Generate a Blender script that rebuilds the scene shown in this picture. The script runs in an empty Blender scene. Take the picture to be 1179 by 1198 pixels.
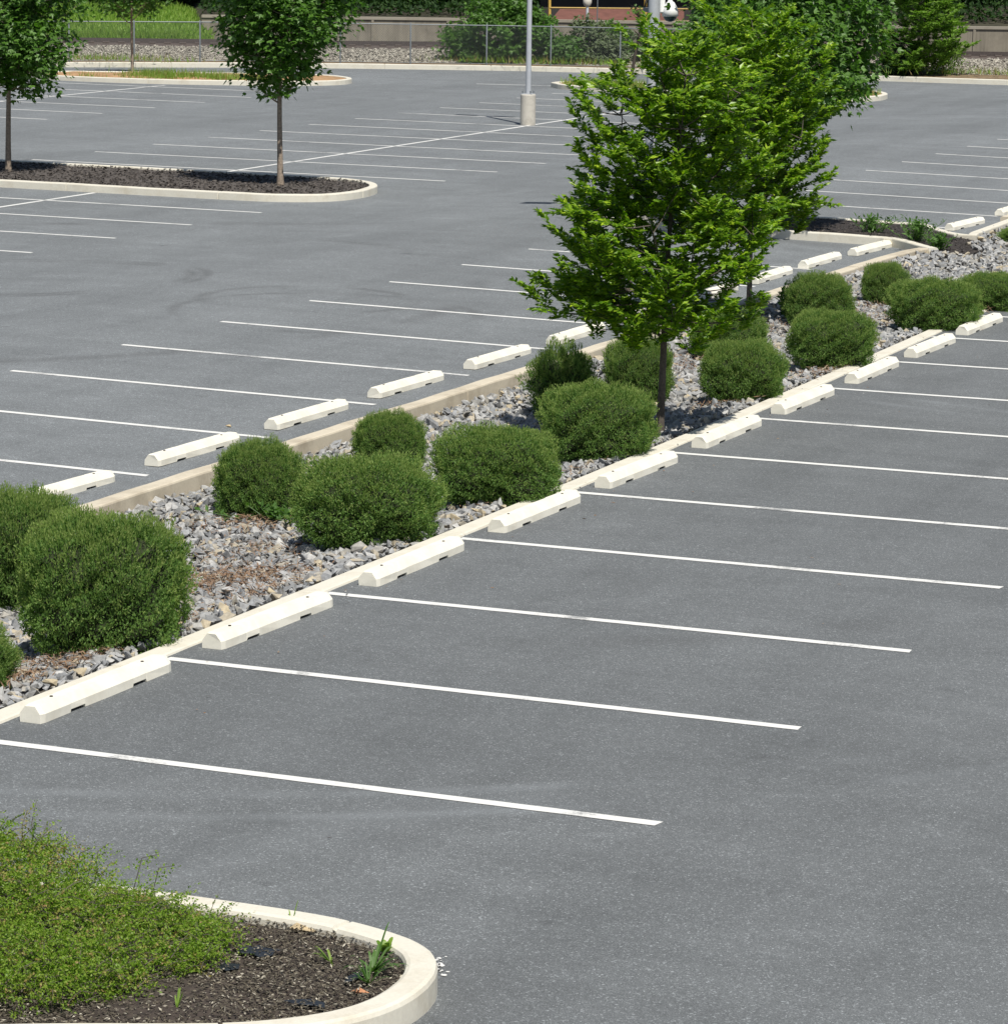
import bpy, bmesh, math, random
import numpy as np
from mathutils import Matrix, Vector
R = math.radians
rng = np.random.default_rng(7)
random.seed(7)
scene = bpy.context.scene
COL = scene.collection

# ------------------------------------------------------------------ camera
CAMP = np.array([11.7785, -18.7551, 5.4497])
FW = np.array([-0.38529313, 0.90627405, -0.17382909])
RT = np.array([0.91926116, 0.39341471, 0.01355657])
UP = np.array([-0.08067289, 0.15457108, 0.98468252])
FPX = 3945.57
cam_d = bpy.data.cameras.new('camera')
cam = bpy.data.objects.new('camera', cam_d); COL.objects.link(cam)
cam_d.sensor_fit = 'HORIZONTAL'; cam_d.sensor_width = 36; cam_d.lens = 36 * FPX / 1179.0
cam_d.clip_start = 0.5; cam_d.clip_end = 3000
M = Matrix.Identity(4)
for i in range(3):
    M[i][0] = RT[i]; M[i][1] = UP[i]; M[i][2] = -FW[i]; M[i][3] = CAMP[i]
cam.matrix_world = M
scene.camera = cam

# ------------------------------------------------------------------ terrain functions
def LZ(x, y): return -0.20039 - 0.01639 * (x + 5.059) + 0.00739 * (y - 20)
def FZ(x, y): return 0.03273 - 0.00479 * (x + 22.125) + 0.00641 * (y - 50)
def G(x, y):
    """height of the left lot's asphalt"""
    t = min(max((-11 - x) / 5, 0), 1); t = t * t * (3 - 2 * t)
    return LZ(x, y) * (1 - t) + FZ(x, y) * t
def Z0(x, y): return 0.0
def at(px, py, depth):
    """point of the surveyed view at a known distance in metres (photo pixel units)"""
    d = FW + RT * (px - 589.5) / FPX - UP * (py - 599) / FPX
    return CAMP + d * depth
def ground_at(px, py, h=0.0, g=G):
    d = FW + RT * (px - 589.5) / FPX - UP * (py - 599) / FPX
    z = 0.0
    for _ in range(50):
        X = CAMP + d * ((z - CAMP[2]) / d[2]); z = .5 * z + .5 * (g(X[0], X[1]) + h)
    return X
def XK(y): return -0.28 - 0.00074 * max(min(y, 50), 0) ** 2          # outer edge of the right kerb
def XL(y): return -4.22 + 0.0065 * max(min(y, 42) - 8, 0)     # outer edge of the left kerb
def ZM(x, y):
    """bed of the planted strip between the two lots"""
    xr, xl = XK(y), XL(y)
    zl = G(xl, y) - 0.035 + 0.10 * min(max((y - 18) / 18, 0), 1)
    zr = -0.03
    t = min(max((xr - x) / (xr - xl), 0), 1)
    return zr * (1 - t) + zl * t - 0.12 * math.sin(math.pi * t) ** 1.0

# ------------------------------------------------------------------ materials
def mat(name):
    m = bpy.data.materials.new(name); m.use_nodes = True
    nt = m.node_tree; b = nt.nodes['Principled BSDF']
    return m, nt, b
def N(nt, typ, **kw):
    n = nt.nodes.new(typ)
    for k, v in kw.items():
        if k in n.inputs: n.inputs[k].default_value = v
        else: setattr(n, k, v)
    return n
def noise(nt, co, scale, detail=4, rough=.55):
    n = N(nt, 'ShaderNodeTexNoise'); n.inputs['Scale'].default_value = scale
    n.inputs['Detail'].default_value = detail; n.inputs['Roughness'].default_value = rough
    nt.links.new(co, n.inputs['Vector']); return n.outputs['Fac']
def ramp(nt, fac, stops):
    r = N(nt, 'ShaderNodeValToRGB')
    el = r.color_ramp.elements
    el[0].position, el[0].color = stops[0][0], (*stops[0][1], 1)
    el[1].position, el[1].color = stops[-1][0], (*stops[-1][1], 1)
    for p, c in stops[1:-1]:
        e = el.new(p); e.color = (*c, 1)
    nt.links.new(fac, r.inputs['Fac']); return r.outputs['Color']
def mix(nt, fac, a, b, typ='MIX'):
    m = N(nt, 'ShaderNodeMix', data_type='RGBA', blend_type=typ)
    for s, v in ((0, fac), (6, a), (7, b)):
        if isinstance(v, (int, float)): m.inputs[s].default_value = v
        elif isinstance(v, tuple): m.inputs[s].default_value = (*v, 1)
        else: nt.links.new(v, m.inputs[s])
    return m.outputs[2]
def g3(v): return (v, v, v)
def bump(nt, b, h, strength, dist):
    bp = N(nt, 'ShaderNodeBump'); bp.inputs['Strength'].default_value = strength; bp.inputs['Distance'].default_value = dist
    nt.links.new(h, bp.inputs['Height']); nt.links.new(bp.outputs['Normal'], b.inputs['Normal'])
def coords(nt, sx=1, sy=1, sz=1):
    tc = N(nt, 'ShaderNodeTexCoord')
    if (sx, sy, sz) == (1, 1, 1): return tc.outputs['Object']
    mp = N(nt, 'ShaderNodeMapping'); mp.inputs['Scale'].default_value = (sx, sy, sz)
    nt.links.new(tc.outputs['Object'], mp.inputs['Vector']); return mp.outputs['Vector']

def m_asphalt(name, lo, hi, tint, speck, arcs=()):
    m, nt, b = mat(name); co = coords(nt)
    big = noise(nt, co, .16, 5, .6)
    c = ramp(nt, big, [(.3, tuple(lo * t for t in tint)), (.7, tuple(hi * t for t in tint))])
    st = noise(nt, coords(nt, .9, .12, 1), 1.0, 5, .65)                # streaks along the aisles
    c = mix(nt, .5, c, ramp(nt, st, [(.35, g3(.82)), (.5, g3(1)), (.68, g3(1.12))]), 'MULTIPLY')
    stx = noise(nt, coords(nt, .15, 1.6, 1), 1.0, 4, .6)
    c = mix(nt, .45, c, ramp(nt, stx, [(.33, g3(.84)), (.5, g3(1)), (.7, g3(1.1))]), 'MULTIPLY')
    wn = N(nt, 'ShaderNodeTexNoise'); wn.inputs['Scale'].default_value = .55; wn.inputs['Detail'].default_value = 3; wn.inputs['Distortion'].default_value = 2.2
    nt.links.new(co, wn.inputs['Vector'])
    c = mix(nt, .6, c, ramp(nt, wn.outputs['Fac'], [(.36, g3(.93)), (.5, g3(1)), (.58, g3(1.02)), (.66, g3(1.14))]), 'MULTIPLY')
    med = noise(nt, co, 9, 6, .75)
    c = mix(nt, .6, c, ramp(nt, med, [(.3, g3(.84)), (.7, g3(1.14))]), 'MULTIPLY')
    fine = noise(nt, co, 105, 4, .8)
    c = mix(nt, 1.0, c, ramp(nt, fine, [(.34, g3(.66)), (.5, g3(.97)), (.58, g3(1.15)), (.66, g3(speck))]), 'MULTIPLY')
    vo = N(nt, 'ShaderNodeTexVoronoi'); vo.inputs['Scale'].default_value = 92; nt.links.new(co, vo.inputs['Vector'])
    sx_ = N(nt, 'ShaderNodeSeparateColor'); nt.links.new(vo.outputs['Color'], sx_.inputs[0])
    c = mix(nt, 1.0, c, ramp(nt, sx_.outputs[0], [(0, g3(.78)), (.45, g3(.96)), (.88, g3(1.07)), (.94, g3(1.45)), (1, g3(1.95))]), 'MULTIPLY')
    for (px_, py_, qx, qy, wdt, amt) in arcs:
        c0 = ground_at(px_, py_); c1 = ground_at(qx, qy); rr_ = float(np.linalg.norm((c1 - c0)[:2]))
        vm = N(nt, 'ShaderNodeVectorMath', operation='DISTANCE'); nt.links.new(co, vm.inputs[0]); vm.inputs[1].default_value = (c0[0], c0[1], c0[2])
        mr = N(nt, 'ShaderNodeMapRange', interpolation_type='SMOOTHSTEP'); sb = N(nt, 'ShaderNodeMath', operation='SUBTRACT'); nt.links.new(vm.outputs['Value'], sb.inputs[0]); sb.inputs[1].default_value = rr_
        ab = N(nt, 'ShaderNodeMath', operation='ABSOLUTE'); nt.links.new(sb.outputs[0], ab.inputs[0]); nt.links.new(ab.outputs[0], mr.inputs[0])
        mr.inputs[1].default_value = 0; mr.inputs[2].default_value = wdt; mr.inputs[3].default_value = 1; mr.inputs[4].default_value = 0
        br = ramp(nt, noise(nt, co, .45, 2), [(.46, g3(0)), (.60, g3(1))])
        mk = mix(nt, 1.0, mr.outputs[0], br, 'MULTIPLY')
        c = mix(nt, mix(nt, 1.0, mk, g3(abs(amt)), 'MULTIPLY'), c, g3(.06) if amt > 0 else (.265, .285, .30))
    # dark oil drips, few
    oil = noise(nt, co, 1.7, 3, .5)
    c = mix(nt, ramp(nt, oil, [(.70, g3(0)), (.78, g3(.45))]), c, (.035, .035, .037))
    nt.links.new(c, b.inputs['Base Color']); b.inputs['Roughness'].default_value = .88
    b.inputs['Specular IOR Level'].default_value = .35
    bump(nt, b, fine, .5, .006); return m
M_ASP_R = m_asphalt('asphalt_near', .121, .147, (.94, 1.0, 1.035), 2.4, [(300, 640, 330, 1015, .16, -.22), (300, 640, 345, 1045, .14, -.18), (1200, 1400, 560, 1030, .5, -.10), (560, 640, 990, 800, .4, .25)])
M_ASP_L = m_asphalt('asphalt_far', .153, .185, (.935, 1.0, 1.04), 1.7, [(40, 325, 165, 335, .18, .45), (40, 325, 188, 335, .16, .40), (360, 350, 470, 345, .17, .4), (380, 365, 505, 352, .17, .35), (-200, 330, 60, 420, .3, .3), (250, 400, 330, 262, .5, .3)])

def m_concrete(name, base, stain=(.30, .25, .18), amt=.5, scale=3.0):
    m, nt, b = mat(name); co = coords(nt)
    n1 = noise(nt, co, scale, 6, .7); n2 = noise(nt, co, 40, 3, .7)
    c = mix(nt, ramp(nt, n1, [(.48, g3(0)), (.72, g3(amt))]), tuple(base), stain)
    c = mix(nt, 1.0, c, ramp(nt, n2, [(.3, g3(.92)), (.7, g3(1.03))]), 'MULTIPLY')
    nt.links.new(c, b.inputs['Base Color']); b.inputs['Roughness'].default_value = .85
    bump(nt, b, n2, .2, .003); return m
M_KERB = m_concrete('kerb_concrete', (.62, .59, .505), (.44, .375, .27), .45)
M_KERBL = m_concrete('retaining_kerb_concrete', (.55, .49, .385), (.30, .25, .18), .8, 1.3)
M_STOP = m_concrete('wheel_stop_concrete', (.75, .72, .625), (.56, .51, .41), .5, 2.5)
M_BASE = m_concrete('lamp_base_concrete', (.50, .47, .41), (.22, .20, .17), .6)
M_WALL = m_concrete('wall_concrete', (.235, .21, .165), (.12, .105, .08), .8, .7)
nt = M_WALL.node_tree; b = nt.nodes['Principled BSDF']; src = b.inputs['Base Color'].links[0].from_socket
stk = noise(nt, coords(nt, 2.2, 2.2, .18), 1.0, 5, .7)
nt.links.new(mix(nt, .8, src, ramp(nt, stk, [(.35, g3(.6)), (.5, g3(1)), (.65, g3(1.15))]), 'MULTIPLY'), b.inputs['Base Color'])
M_CAP = m_concrete('wall_cap_concrete', (.29, .265, .215), (.2, .17, .13), .5)

m, nt, b = mat('line_paint'); co = coords(nt)
nn = noise(nt, co, 30, 5, .8); n1 = noise(nt, co, 1.3, 4, .6)
wear = N(nt, 'ShaderNodeMath', operation='MULTIPLY_ADD'); nt.links.new(nn, wear.inputs[0]); wear.inputs[1].default_value = .55
nt.links.new(n1, wear.inputs[2])
c = mix(nt, ramp(nt, wear.outputs[0], [(.84, g3(0)), (.98, g3(.85))]), (.66, .655, .63), (.17, .175, .18))
nt.links.new(c, b.inputs['Base Color']); b.inputs['Roughness'].default_value = .7; M_PAINT = m

def m_plain(name, col, rough=.6, metal=0.0, var=0.0, scale=20):
    m, nt, b = mat(name); b.inputs['Roughness'].default_value = rough; b.inputs['Metallic'].default_value = metal
    co = coords(nt); n = noise(nt, co, scale, 3)
    c = mix(nt, 1.0, tuple(col), ramp(nt, n, [(.3, g3(1 - var)), (.7, g3(1 + var))]), 'MULTIPLY')
    nt.links.new(c, b.inputs['Base Color']); return m
M_PIN = m_plain('rusty_pin', (.03, .022, .018), .8)
M_POLE = m_plain('painted_grey_pole', (.42, .44, .47), .45, .1, .06, 6)
M_GALV = m_plain('galvanised_steel', (.20, .22, .235), .5, .4, .1)
M_WHITE = m_plain('white_housing', (.74, .75, .74), .35)
M_DOME = m_plain('dark_dome', (.03, .07, .08), .1)
M_YEL = m_plain('yellow_paint', (.42, .27, .05), .6, 0, .15)
M_RED = m_plain('rusty_red_roof', (.14, .058, .045), .8, 0, .2, 3)
M_DARKB = m_plain('dark_steel', (.02, .016, .015), .8, 0, .2, 3)
M_BEAM = m_plain('tan_beam', (.28, .2, .13), .8, 0, .2, 3)
M_RAIL = m_plain('rusty_rail', (.085, .068, .062), .6, .2, .2)
M_TIE = m_plain('sleeper_wood', (.085, .065, .055), .9, 0, .3)
M_CLOTH = m_plain('weed_fabric', (.016, .020, .026), .55, 0, .2)
M_STONE = m_plain('tan_stone', (.42, .33, .20), .9, 0, .25, 25)
M_ORANGE = m_plain('orange_brick_chip', (.42, .2, .1), .9, 0, .25, 25)

def m_islands(name, cols, rough=.9, trans=None, spec=.3):
    """one colour per piece: leaves, stones, chips"""
    m, nt, b = mat(name)
    g = N(nt, 'ShaderNodeNewGeometry')
    n = len(cols)
    c = ramp(nt, g.outputs['Random Per Island'], [(i / max(n - 1, 1), cc) for i, cc in enumerate(cols)])
    nt.links.new(c, b.inputs['Base Color']); b.inputs['Roughness'].default_value = rough
    b.inputs['Specular IOR Level'].default_value = spec
    if trans:
        t = N(nt, 'ShaderNodeBsdfTranslucent')
        c2 = mix(nt, 1.0, c, trans[1], 'MULTIPLY'); nt.links.new(c2, t.inputs['Color'])
        ms = N(nt, 'ShaderNodeMixShader'); ms.inputs[0].default_value = trans[0]
        nt.links.new(b.outputs[0], ms.inputs[1]); nt.links.new(t.outputs[0], ms.inputs[2])
        nt.links.new(ms.outputs[0], nt.nodes['Material Output'].inputs['Surface'])
    return m, nt, b, c
def leafmat(name, cols, trans=.35, rough=.5, spec=.35):
    return m_islands(name, cols, rough, (trans, (1.3, 1.7, .4)), spec)[0]
M_ZEL = leafmat('elm_leaf', [(.060, .140, .008), (.125, .235, .012), (.22, .345, .018), (.09, .185, .010), (.36, .48, .03)], .30, .42, .45)
M_MAP = leafmat('maple_leaf', [(.040, .10, .014), (.065, .15, .018), (.095, .20, .028), (.055, .125, .016), (.17, .29, .09)], .34, .45, .45)
M_SHR = leafmat('hedge_leaf', [(.070, .140, .030), (.100, .182, .040), (.13, .218, .048), (.080, .156, .033), (.165, .25, .065)], .32, .6, .25)
M_SHT = leafmat('hedge_new_growth', [(.16, .24, .055), (.20, .28, .07), (.25, .30, .10)], .35, .6, .25)
M_SHG = leafmat('grey_green_leaf', [(.10, .13, .07), (.15, .18, .11), (.09, .13, .055)], .25, .7, .2)
M_COT = leafmat('ground_cover_leaf', [(.11, .20, .018), (.16, .27, .025), (.21, .31, .035), (.25, .33, .05), (.12, .21, .02)], .42, .45, .35)
M_COR = leafmat('ground_cover_tips', [(.24, .26, .055), (.30, .27, .08), (.26, .16, .07)], .3)
M_GRA = leafmat('grass_blade', [(.13, .24, .03), (.19, .30, .045), (.24, .33, .07)], .35)
M_DRY = leafmat('dry_grass_blade', [(.30, .20, .08), (.20, .20, .06), (.38, .27, .14)], .3)
M_WEE = leafmat('weed_leaf', [(.06, .13, .03), (.09, .18, .04), (.11, .19, .06)], .35)
M_FOR = leafmat('woodland_leaf', [(.014, .038, .010), (.022, .052, .013), (.034, .07, .016)], .2, .6, .2)
M_PIN_N = leafmat('pine_needles', [(.11, .20, .03), (.15, .26, .04), (.20, .31, .05)], .35, .6, .2)
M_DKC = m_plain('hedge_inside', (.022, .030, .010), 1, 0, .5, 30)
M_BARKL = m_plain('pale_bark', (.25, .20, .155), .9, 0, .35, 25)
M_BARK = m_plain('bark', (.085, .070, .056), .9, 0, .35, 25)
M_BARKD = m_plain('dark_bark', (.05, .042, .035), .9, 0, .35, 25)
M_ROCK, nt, b, c = m_islands('crushed_stone', [(.33, .33, .325), (.24, .245, .25), (.40, .395, .38), (.18, .185, .19), (.30, .305, .31), (.46, .45, .43),
                                        (.23, .24, .25), (.44, .37, .25), (.32, .32, .315), (.17, .175, .18), (.34, .32, .28)], .8)
cc = mix(nt, 1.0, c, ramp(nt, noise(nt, coords(nt), 28, 4, .7), [(.3, g3(.7)), (.7, g3(1.2))]), 'MULTIPLY')
nt.links.new(cc, b.inputs['Base Color'])
M_BALL = m_islands('ballast_stone', [(.37, .345, .29), (.27, .25, .21), (.46, .43, .365), (.19, .175, .15), (.34, .315, .26)])[0]
M_CHIP = m_islands('bark_chip', [(.042, .036, .027), (.070, .060, .044), (.12, .10, .072), (.052, .046, .036), (.19, .165, .12), (.065, .056, .042), (.50, .46, .37)])[0]
M_CHIPD = m_islands('dark_mulch_chip', [(.028, .024, .023), (.042, .036, .033), (.065, .055, .048), (.034, .030, .028), (.15, .13, .115)])[0]
M_STRAW = m_islands('brown_litter', [(.19, .115, .07), (.25, .16, .10), (.13, .08, .05), (.32, .24, .16)])[0]
M_SOIL = m_plain('soil_dark', (.045, .034, .027), 1, 0, .45, 18)
M_SOILG = m_plain('gravel_bed_soil', (.10, .088, .075), 1, 0, .4, 14)
M_SOILO = m_plain('dry_orange_soil', (.33, .20, .10), 1, 0, .35, 3)
M_VERGE = m_plain('verge_soil', (.17, .12, .07), 1, 0, .4, 3)
M_EARTH = m_plain('earth', (.10, .11, .06), 1, 0, .4, 1)
M_BGR = m_plain('bank_ground', (.17, .26, .05), 1, 0, .4, 2)
M_FFL = m_plain('forest_floor', (.030, .028, .016), 1, 0, .4, 1)

# ------------------------------------------------------------------ mesh helpers
class Acc:
    def __init__(s): s.V = []; s.F = []; s.n = 0
    def add(s, v, f, mi=0):
        v = np.asarray(v, float).reshape(-1, 3); f = np.asarray(f, int)
        s.V.append(v); s.F.append((f + s.n, mi)); s.n += len(v)
    def mesh(s, name, mats, smooth=False):
        V = np.concatenate(s.V); me = bpy.data.meshes.new(name)
        loops = np.concatenate([f.ravel() for f, _ in s.F])
        sizes = np.concatenate([np.full(len(f), f.shape[1]) for f, _ in s.F])
        mi = np.concatenate([np.full(len(f), k) for f, k in s.F])
        me.vertices.add(len(V)); me.vertices.foreach_set('co', V.astype(np.float32).ravel())
        me.loops.add(len(loops)); me.loops.foreach_set('vertex_index', loops.astype(np.int32))
        me.polygons.add(len(sizes))
        st = np.concatenate([[0], np.cumsum(sizes)[:-1]])
        me.polygons.foreach_set('loop_start', st.astype(np.int32)); me.polygons.foreach_set('loop_total', sizes.astype(np.int32))
        me.polygons.foreach_set('material_index', mi.astype(np.int32))
        me.polygons.foreach_set('use_smooth', np.full(len(sizes), smooth))
        for m_ in mats: me.materials.append(m_)
        me.update(calc_edges=True); me.validate()
        return me
def link(name, me, parent=None, loc=(0, 0, 0)):
    o = bpy.data.objects.new(name, me); COL.objects.link(o); o.location = loc
    if parent: o.parent = parent
    return o
def empty(name, loc=(0, 0, 0), rz=0):
    o = bpy.data.objects.new(name, None); COL.objects.link(o); o.location = loc; o.rotation_euler.z = rz
    o.empty_display_size = .2; return o
def tag(o, label=None, cat=None, group=None, kind=None):
    if label: o['label'] = label
    if cat: o['category'] = cat
    if group: o['group'] = group
    if kind: o['kind'] = kind
    return o
def copy_tree(o, parent=None):
    c = o.copy(); COL.objects.link(c); c.parent = parent
    for ch in list(o.children): copy_tree(ch, c)
    return c
def tube(acc, pts, rad, seg=6, mi=0):
    pts = np.asarray(pts, float); k = len(pts)
    if np.isscalar(rad): rad = [rad] * k
    T = np.gradient(pts, axis=0); T /= np.linalg.norm(T, axis=1)[:, None] + 1e-9
    ref = np.array([0, 0, 1.]) if abs(T[0][2]) < .9 else np.array([1., 0, 0])
    A = np.cross(T, ref); A /= np.linalg.norm(A, axis=1)[:, None] + 1e-9
    B = np.cross(T, A)
    a = np.linspace(0, 2 * math.pi, seg, endpoint=False)
    V = (pts[:, None] + (A[:, None] * np.cos(a)[None, :, None] + B[:, None] * np.sin(a)[None, :, None]) * np.array(rad)[:, None, None]).reshape(-1, 3)
    F = [(i * seg + j, i * seg + (j + 1) % seg, (i + 1) * seg + (j + 1) % seg, (i + 1) * seg + j) for i in range(k - 1) for j in range(seg)]
    acc.add(V, F, mi)
    acc.add(V[-seg:], [list(range(seg))], mi)
def box(acc, lo, hi, mi=0):
    x0, y0, z0 = lo; x1, y1, z1 = hi
    acc.add([(x0, y0, z0), (x1, y0, z0), (x1, y1, z0), (x0, y1, z0), (x0, y0, z1), (x1, y0, z1), (x1, y1, z1), (x0, y1, z1)],
            [(0, 3, 2, 1), (4, 5, 6, 7), (0, 1, 5, 4), (1, 2, 6, 5), (2, 3, 7, 6), (3, 0, 4, 7)], mi)
def unit(v): return v / (np.linalg.norm(v, axis=-1, keepdims=True) + 1e-9)
def leaves(acc, P, D, Nn, L, W, fold=.12, mi=0, mid=.45):
    """rhombic, slightly folded leaves"""
    D = unit(D); S = unit(np.cross(D, Nn)); U = np.cross(S, D)
    L = np.broadcast_to(L, len(P))[:, None]; W = np.broadcast_to(W, len(P))[:, None]
    a = P + D * L * mid + S * W / 2 + U * W * fold; c = P + D * L * mid - S * W / 2 + U * W * fold
    V = np.stack([P, a, P + D * L, c], 1).reshape(-1, 3)
    acc.add(V, np.arange(len(P) * 4).reshape(-1, 4), mi)
def lobed(acc, P, D, Nn, L, mi=0):
    """five-pointed broad leaves as three overlapping points from one stalk"""
    D = unit(D); S = unit(np.cross(D, Nn)); U = np.cross(S, D)
    L = np.broadcast_to(L, len(P))[:, None]
    pts = [(0, 0, 0), (.52, .18, .05), (.55, .55, 0), (.18, .52, .03), (0, 1.0, -.08), (-.18, .52, .03), (-.55, .55, 0), (-.52, .18, .05)]
    V = np.stack([P + S * L * x + D * L * y + U * L * z for x, y, z in pts], 1).reshape(-1, 3)
    b_ = np.arange(len(P))[:, None] * 8
    F = np.concatenate([b_ + np.array(q) for q in ([0, 1, 2, 3], [0, 3, 4, 5], [0, 5, 6, 7])])
    acc.add(V, F, mi)
def rnd(n, k=3): return rng.normal(size=(n, k))
def grid_sheet(name, xs, ys, zf, m_, jitter=0, label=None, parent=None):
    xs = np.array(xs); ys = np.array(ys)
    V = [(x, y, zf(x, y)) for y in ys for x in xs]; nx = len(xs)
    F = [(j * nx + i, j * nx + i + 1, (j + 1) * nx + i + 1, (j + 1) * nx + i) for j in range(len(ys) - 1) for i in range(nx - 1)]
    a = Acc(); a.add(V, F); o = link(name, a.mesh(name, [m_], True), parent)
    tag(o, label, kind='structure'); return o

# ------------------------------------------------------------------ ground sheets
grid_sheet('ground', [-1500, -300, 0, 300, 1500], [-900, -100, 100, 400, 2500], lambda x, y: -1.3, M_EARTH, label='earth under and around the car park')
_a = Acc(); _ys = np.arange(-45, 131, 2.); _xs = [0, .5, 2, 5, 8, 12, 20, 40, 70]
_a.add([((XK(y) + .12) if x == 0 else x, y, 0) for y in _ys for x in _xs], [(j * 9 + i, j * 9 + i + 1, (j + 1) * 9 + i + 1, (j + 1) * 9 + i) for j in range(len(_ys) - 1) for i in range(8)])
tag(link('asphalt', _a.mesh('asphalt', [M_ASP_R])), 'dark grey asphalt of the near parking lot', kind='structure')
grid_sheet('asphalt', np.concatenate([[-150, -110, -80, -60], np.arange(-52, -17, 3.), np.arange(-17, -4.9, 1.), [-4.33]]), np.arange(-45, 131, 4), G, M_ASP_L,
           label='paler grey asphalt of the far parking lot')
xs = np.linspace(0, 1, 15); a = Acc(); ys = np.arange(-45, 131, .5)
V = []; 
for y in ys:
    for t in xs:
        x = (XK(y) + .05) * (1 - t) + (XL(y) - .08) * t
        V.append((x, y, ZM(x, y) - .02 + .02 * math.sin(x * 5 + y * 3) * math.sin(y * 4)))
F = [(j * 15 + i, (j + 1) * 15 + i, (j + 1) * 15 + i + 1, j * 15 + i + 1) for j in range(len(ys) - 1) for i in range(14)]
a.add(V, F); tag(link('median_ground', a.mesh('median_ground', [M_SOILG], True)), 'brown stony soil under the gravel of the planted strip', kind='structure')

# ------------------------------------------------------------------ kerbs
def resample(pts, step):
    pts = np.asarray(pts, float); seg = np.linalg.norm(np.diff(pts, axis=0), axis=1); s = np.concatenate([[0], np.cumsum(seg)])
    n = max(int(s[-1] / step), 1); t = np.linspace(0, s[-1], n + 1)
    return np.stack([np.interp(t, s, pts[:, i]) for i in range(pts.shape[1])], 1), t
def smooth(pts, it=2, closed=False):
    pts = [np.array(p, float) for p in pts]
    for _ in range(it):
        out = [] if closed else [pts[0]]
        n = len(pts)
        for i in range(n if closed else n - 1):
            a_, b_ = pts[i], pts[(i + 1) % n]; out += [.75 * a_ + .25 * b_, .25 * a_ + .75 * b_]
        if not closed: out.append(pts[-1])
        pts = out
    if closed: pts.append(pts[0])
    return pts
def kerb(name, pts, width, zf, top, bottom, m_, label, joint=3.05, step=.25, side=1, round_=.022):
    """pts = line of the outer face; the kerb's body lies to its side (+1 left, -1 right)"""
    P, t = resample(pts, step)
    j = np.arange(joint * .6, t[-1], joint); extra = np.concatenate([j - .018, j - .009, j + .009, j + .018]) if len(j) else np.array([])
    tt = np.unique(np.concatenate([t, extra])); P = np.stack([np.interp(tt, t, P[:, 0]), np.interp(tt, t, P[:, 1])], 1)
    groove = np.array([len(j) > 0 and np.min(np.abs(j - q)) < .011 for q in tt])
    Tn = unit(np.gradient(P, axis=0)); Nn = np.stack([-Tn[:, 1], Tn[:, 0]], 1) * side
    prof = [(0, bottom), (0, top - round_), (round_ * .3, top - round_ * .3), (round_, top), (width - round_, top), (width - round_ * .3, top - round_ * .3), (width, top - round_), (width, bottom)]
    V = []
    for i in range(len(P)):
        g = .02 if groove[i] else 0
        zz = zf(*P[i])
        wob = .004 * math.sin(tt[i] * 1.7 + 1) + .003 * math.sin(tt[i] * 5.1)
        for (w, h) in prof:
            ww = min(max(w, g), width - g); hh = h - g if h > bottom else h
            q = P[i] + Nn[i] * (ww + wob); V.append((q[0], q[1], zz + hh + wob * .5))
    k = len(prof); F = []
    for i in range(len(P) - 1):
        for a_ in range(k - 1):
            f = (i * k + a_, i * k + a_ + 1, (i + 1) * k + a_ + 1, (i + 1) * k + a_)
            F.append(f[::-1] if side > 0 else f)
    a = Acc(); a.add(V, F); a.add(V[:k], [list(range(k))]); a.add(V[-k:], [list(range(k))[::-1]])
    o = link(name, a.mesh(name, [m_])); tag(o, label, kind='structure'); return o
ysr = np.arange(-2.6, 120, 2.)
kerb('kerb', [(XK(y), y) for y in ysr], .2, Z0, .022, -.4, M_KERB, 'flush pale concrete kerb between gravel strip and near lot', side=-1)
ysl = np.arange(-30, 35.2, 1.0)
kerb('kerb', [(XL(y), y) for y in ysl] + [(-3.98, 35.75), (-3.90, 36.25)], .2, G, .15, -.5, M_KERBL, 'tan raised concrete kerb holding the far lot above the gravel', side=1)
kerb('kerb', [(-9.9, 37.52), (-4.95, 37.45), (-4.5, 37.0), (-3.9, 36.25)], .17, G, .152, -.3, M_KERB, 'pale front kerb of the mulched island beside the gravel strip', side=1)
kerb('kerb', [(-4.1, 42.6), (-4.02, 39.2), (-3.92, 38.8), (-4.3, 39.1), (-5.12, 40.28), (-9.9, 40.2)], .17, G, .15, -.3, M_KERB, 'pale back kerb of the mulched island beside the gravel strip', side=1)
kerb('kerb', [(-4.1, 42.4), (-4.0, 60), (-4.0, 110)], .2, G, .15, -.5, M_KERBL, 'tan raised kerb beyond the mulched island', side=1)
kerb('kerb', smooth([(-9.9, 40.37), (-10.5, 40.3), (-10.9, 39.6), (-10.9, 38.2), (-10.5, 37.6), (-9.9, 37.52)], 2), .17, G, .15, -.3, M_KERB, 'rounded end kerb of the mulched island, behind the leafy tree', side=1)

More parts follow.
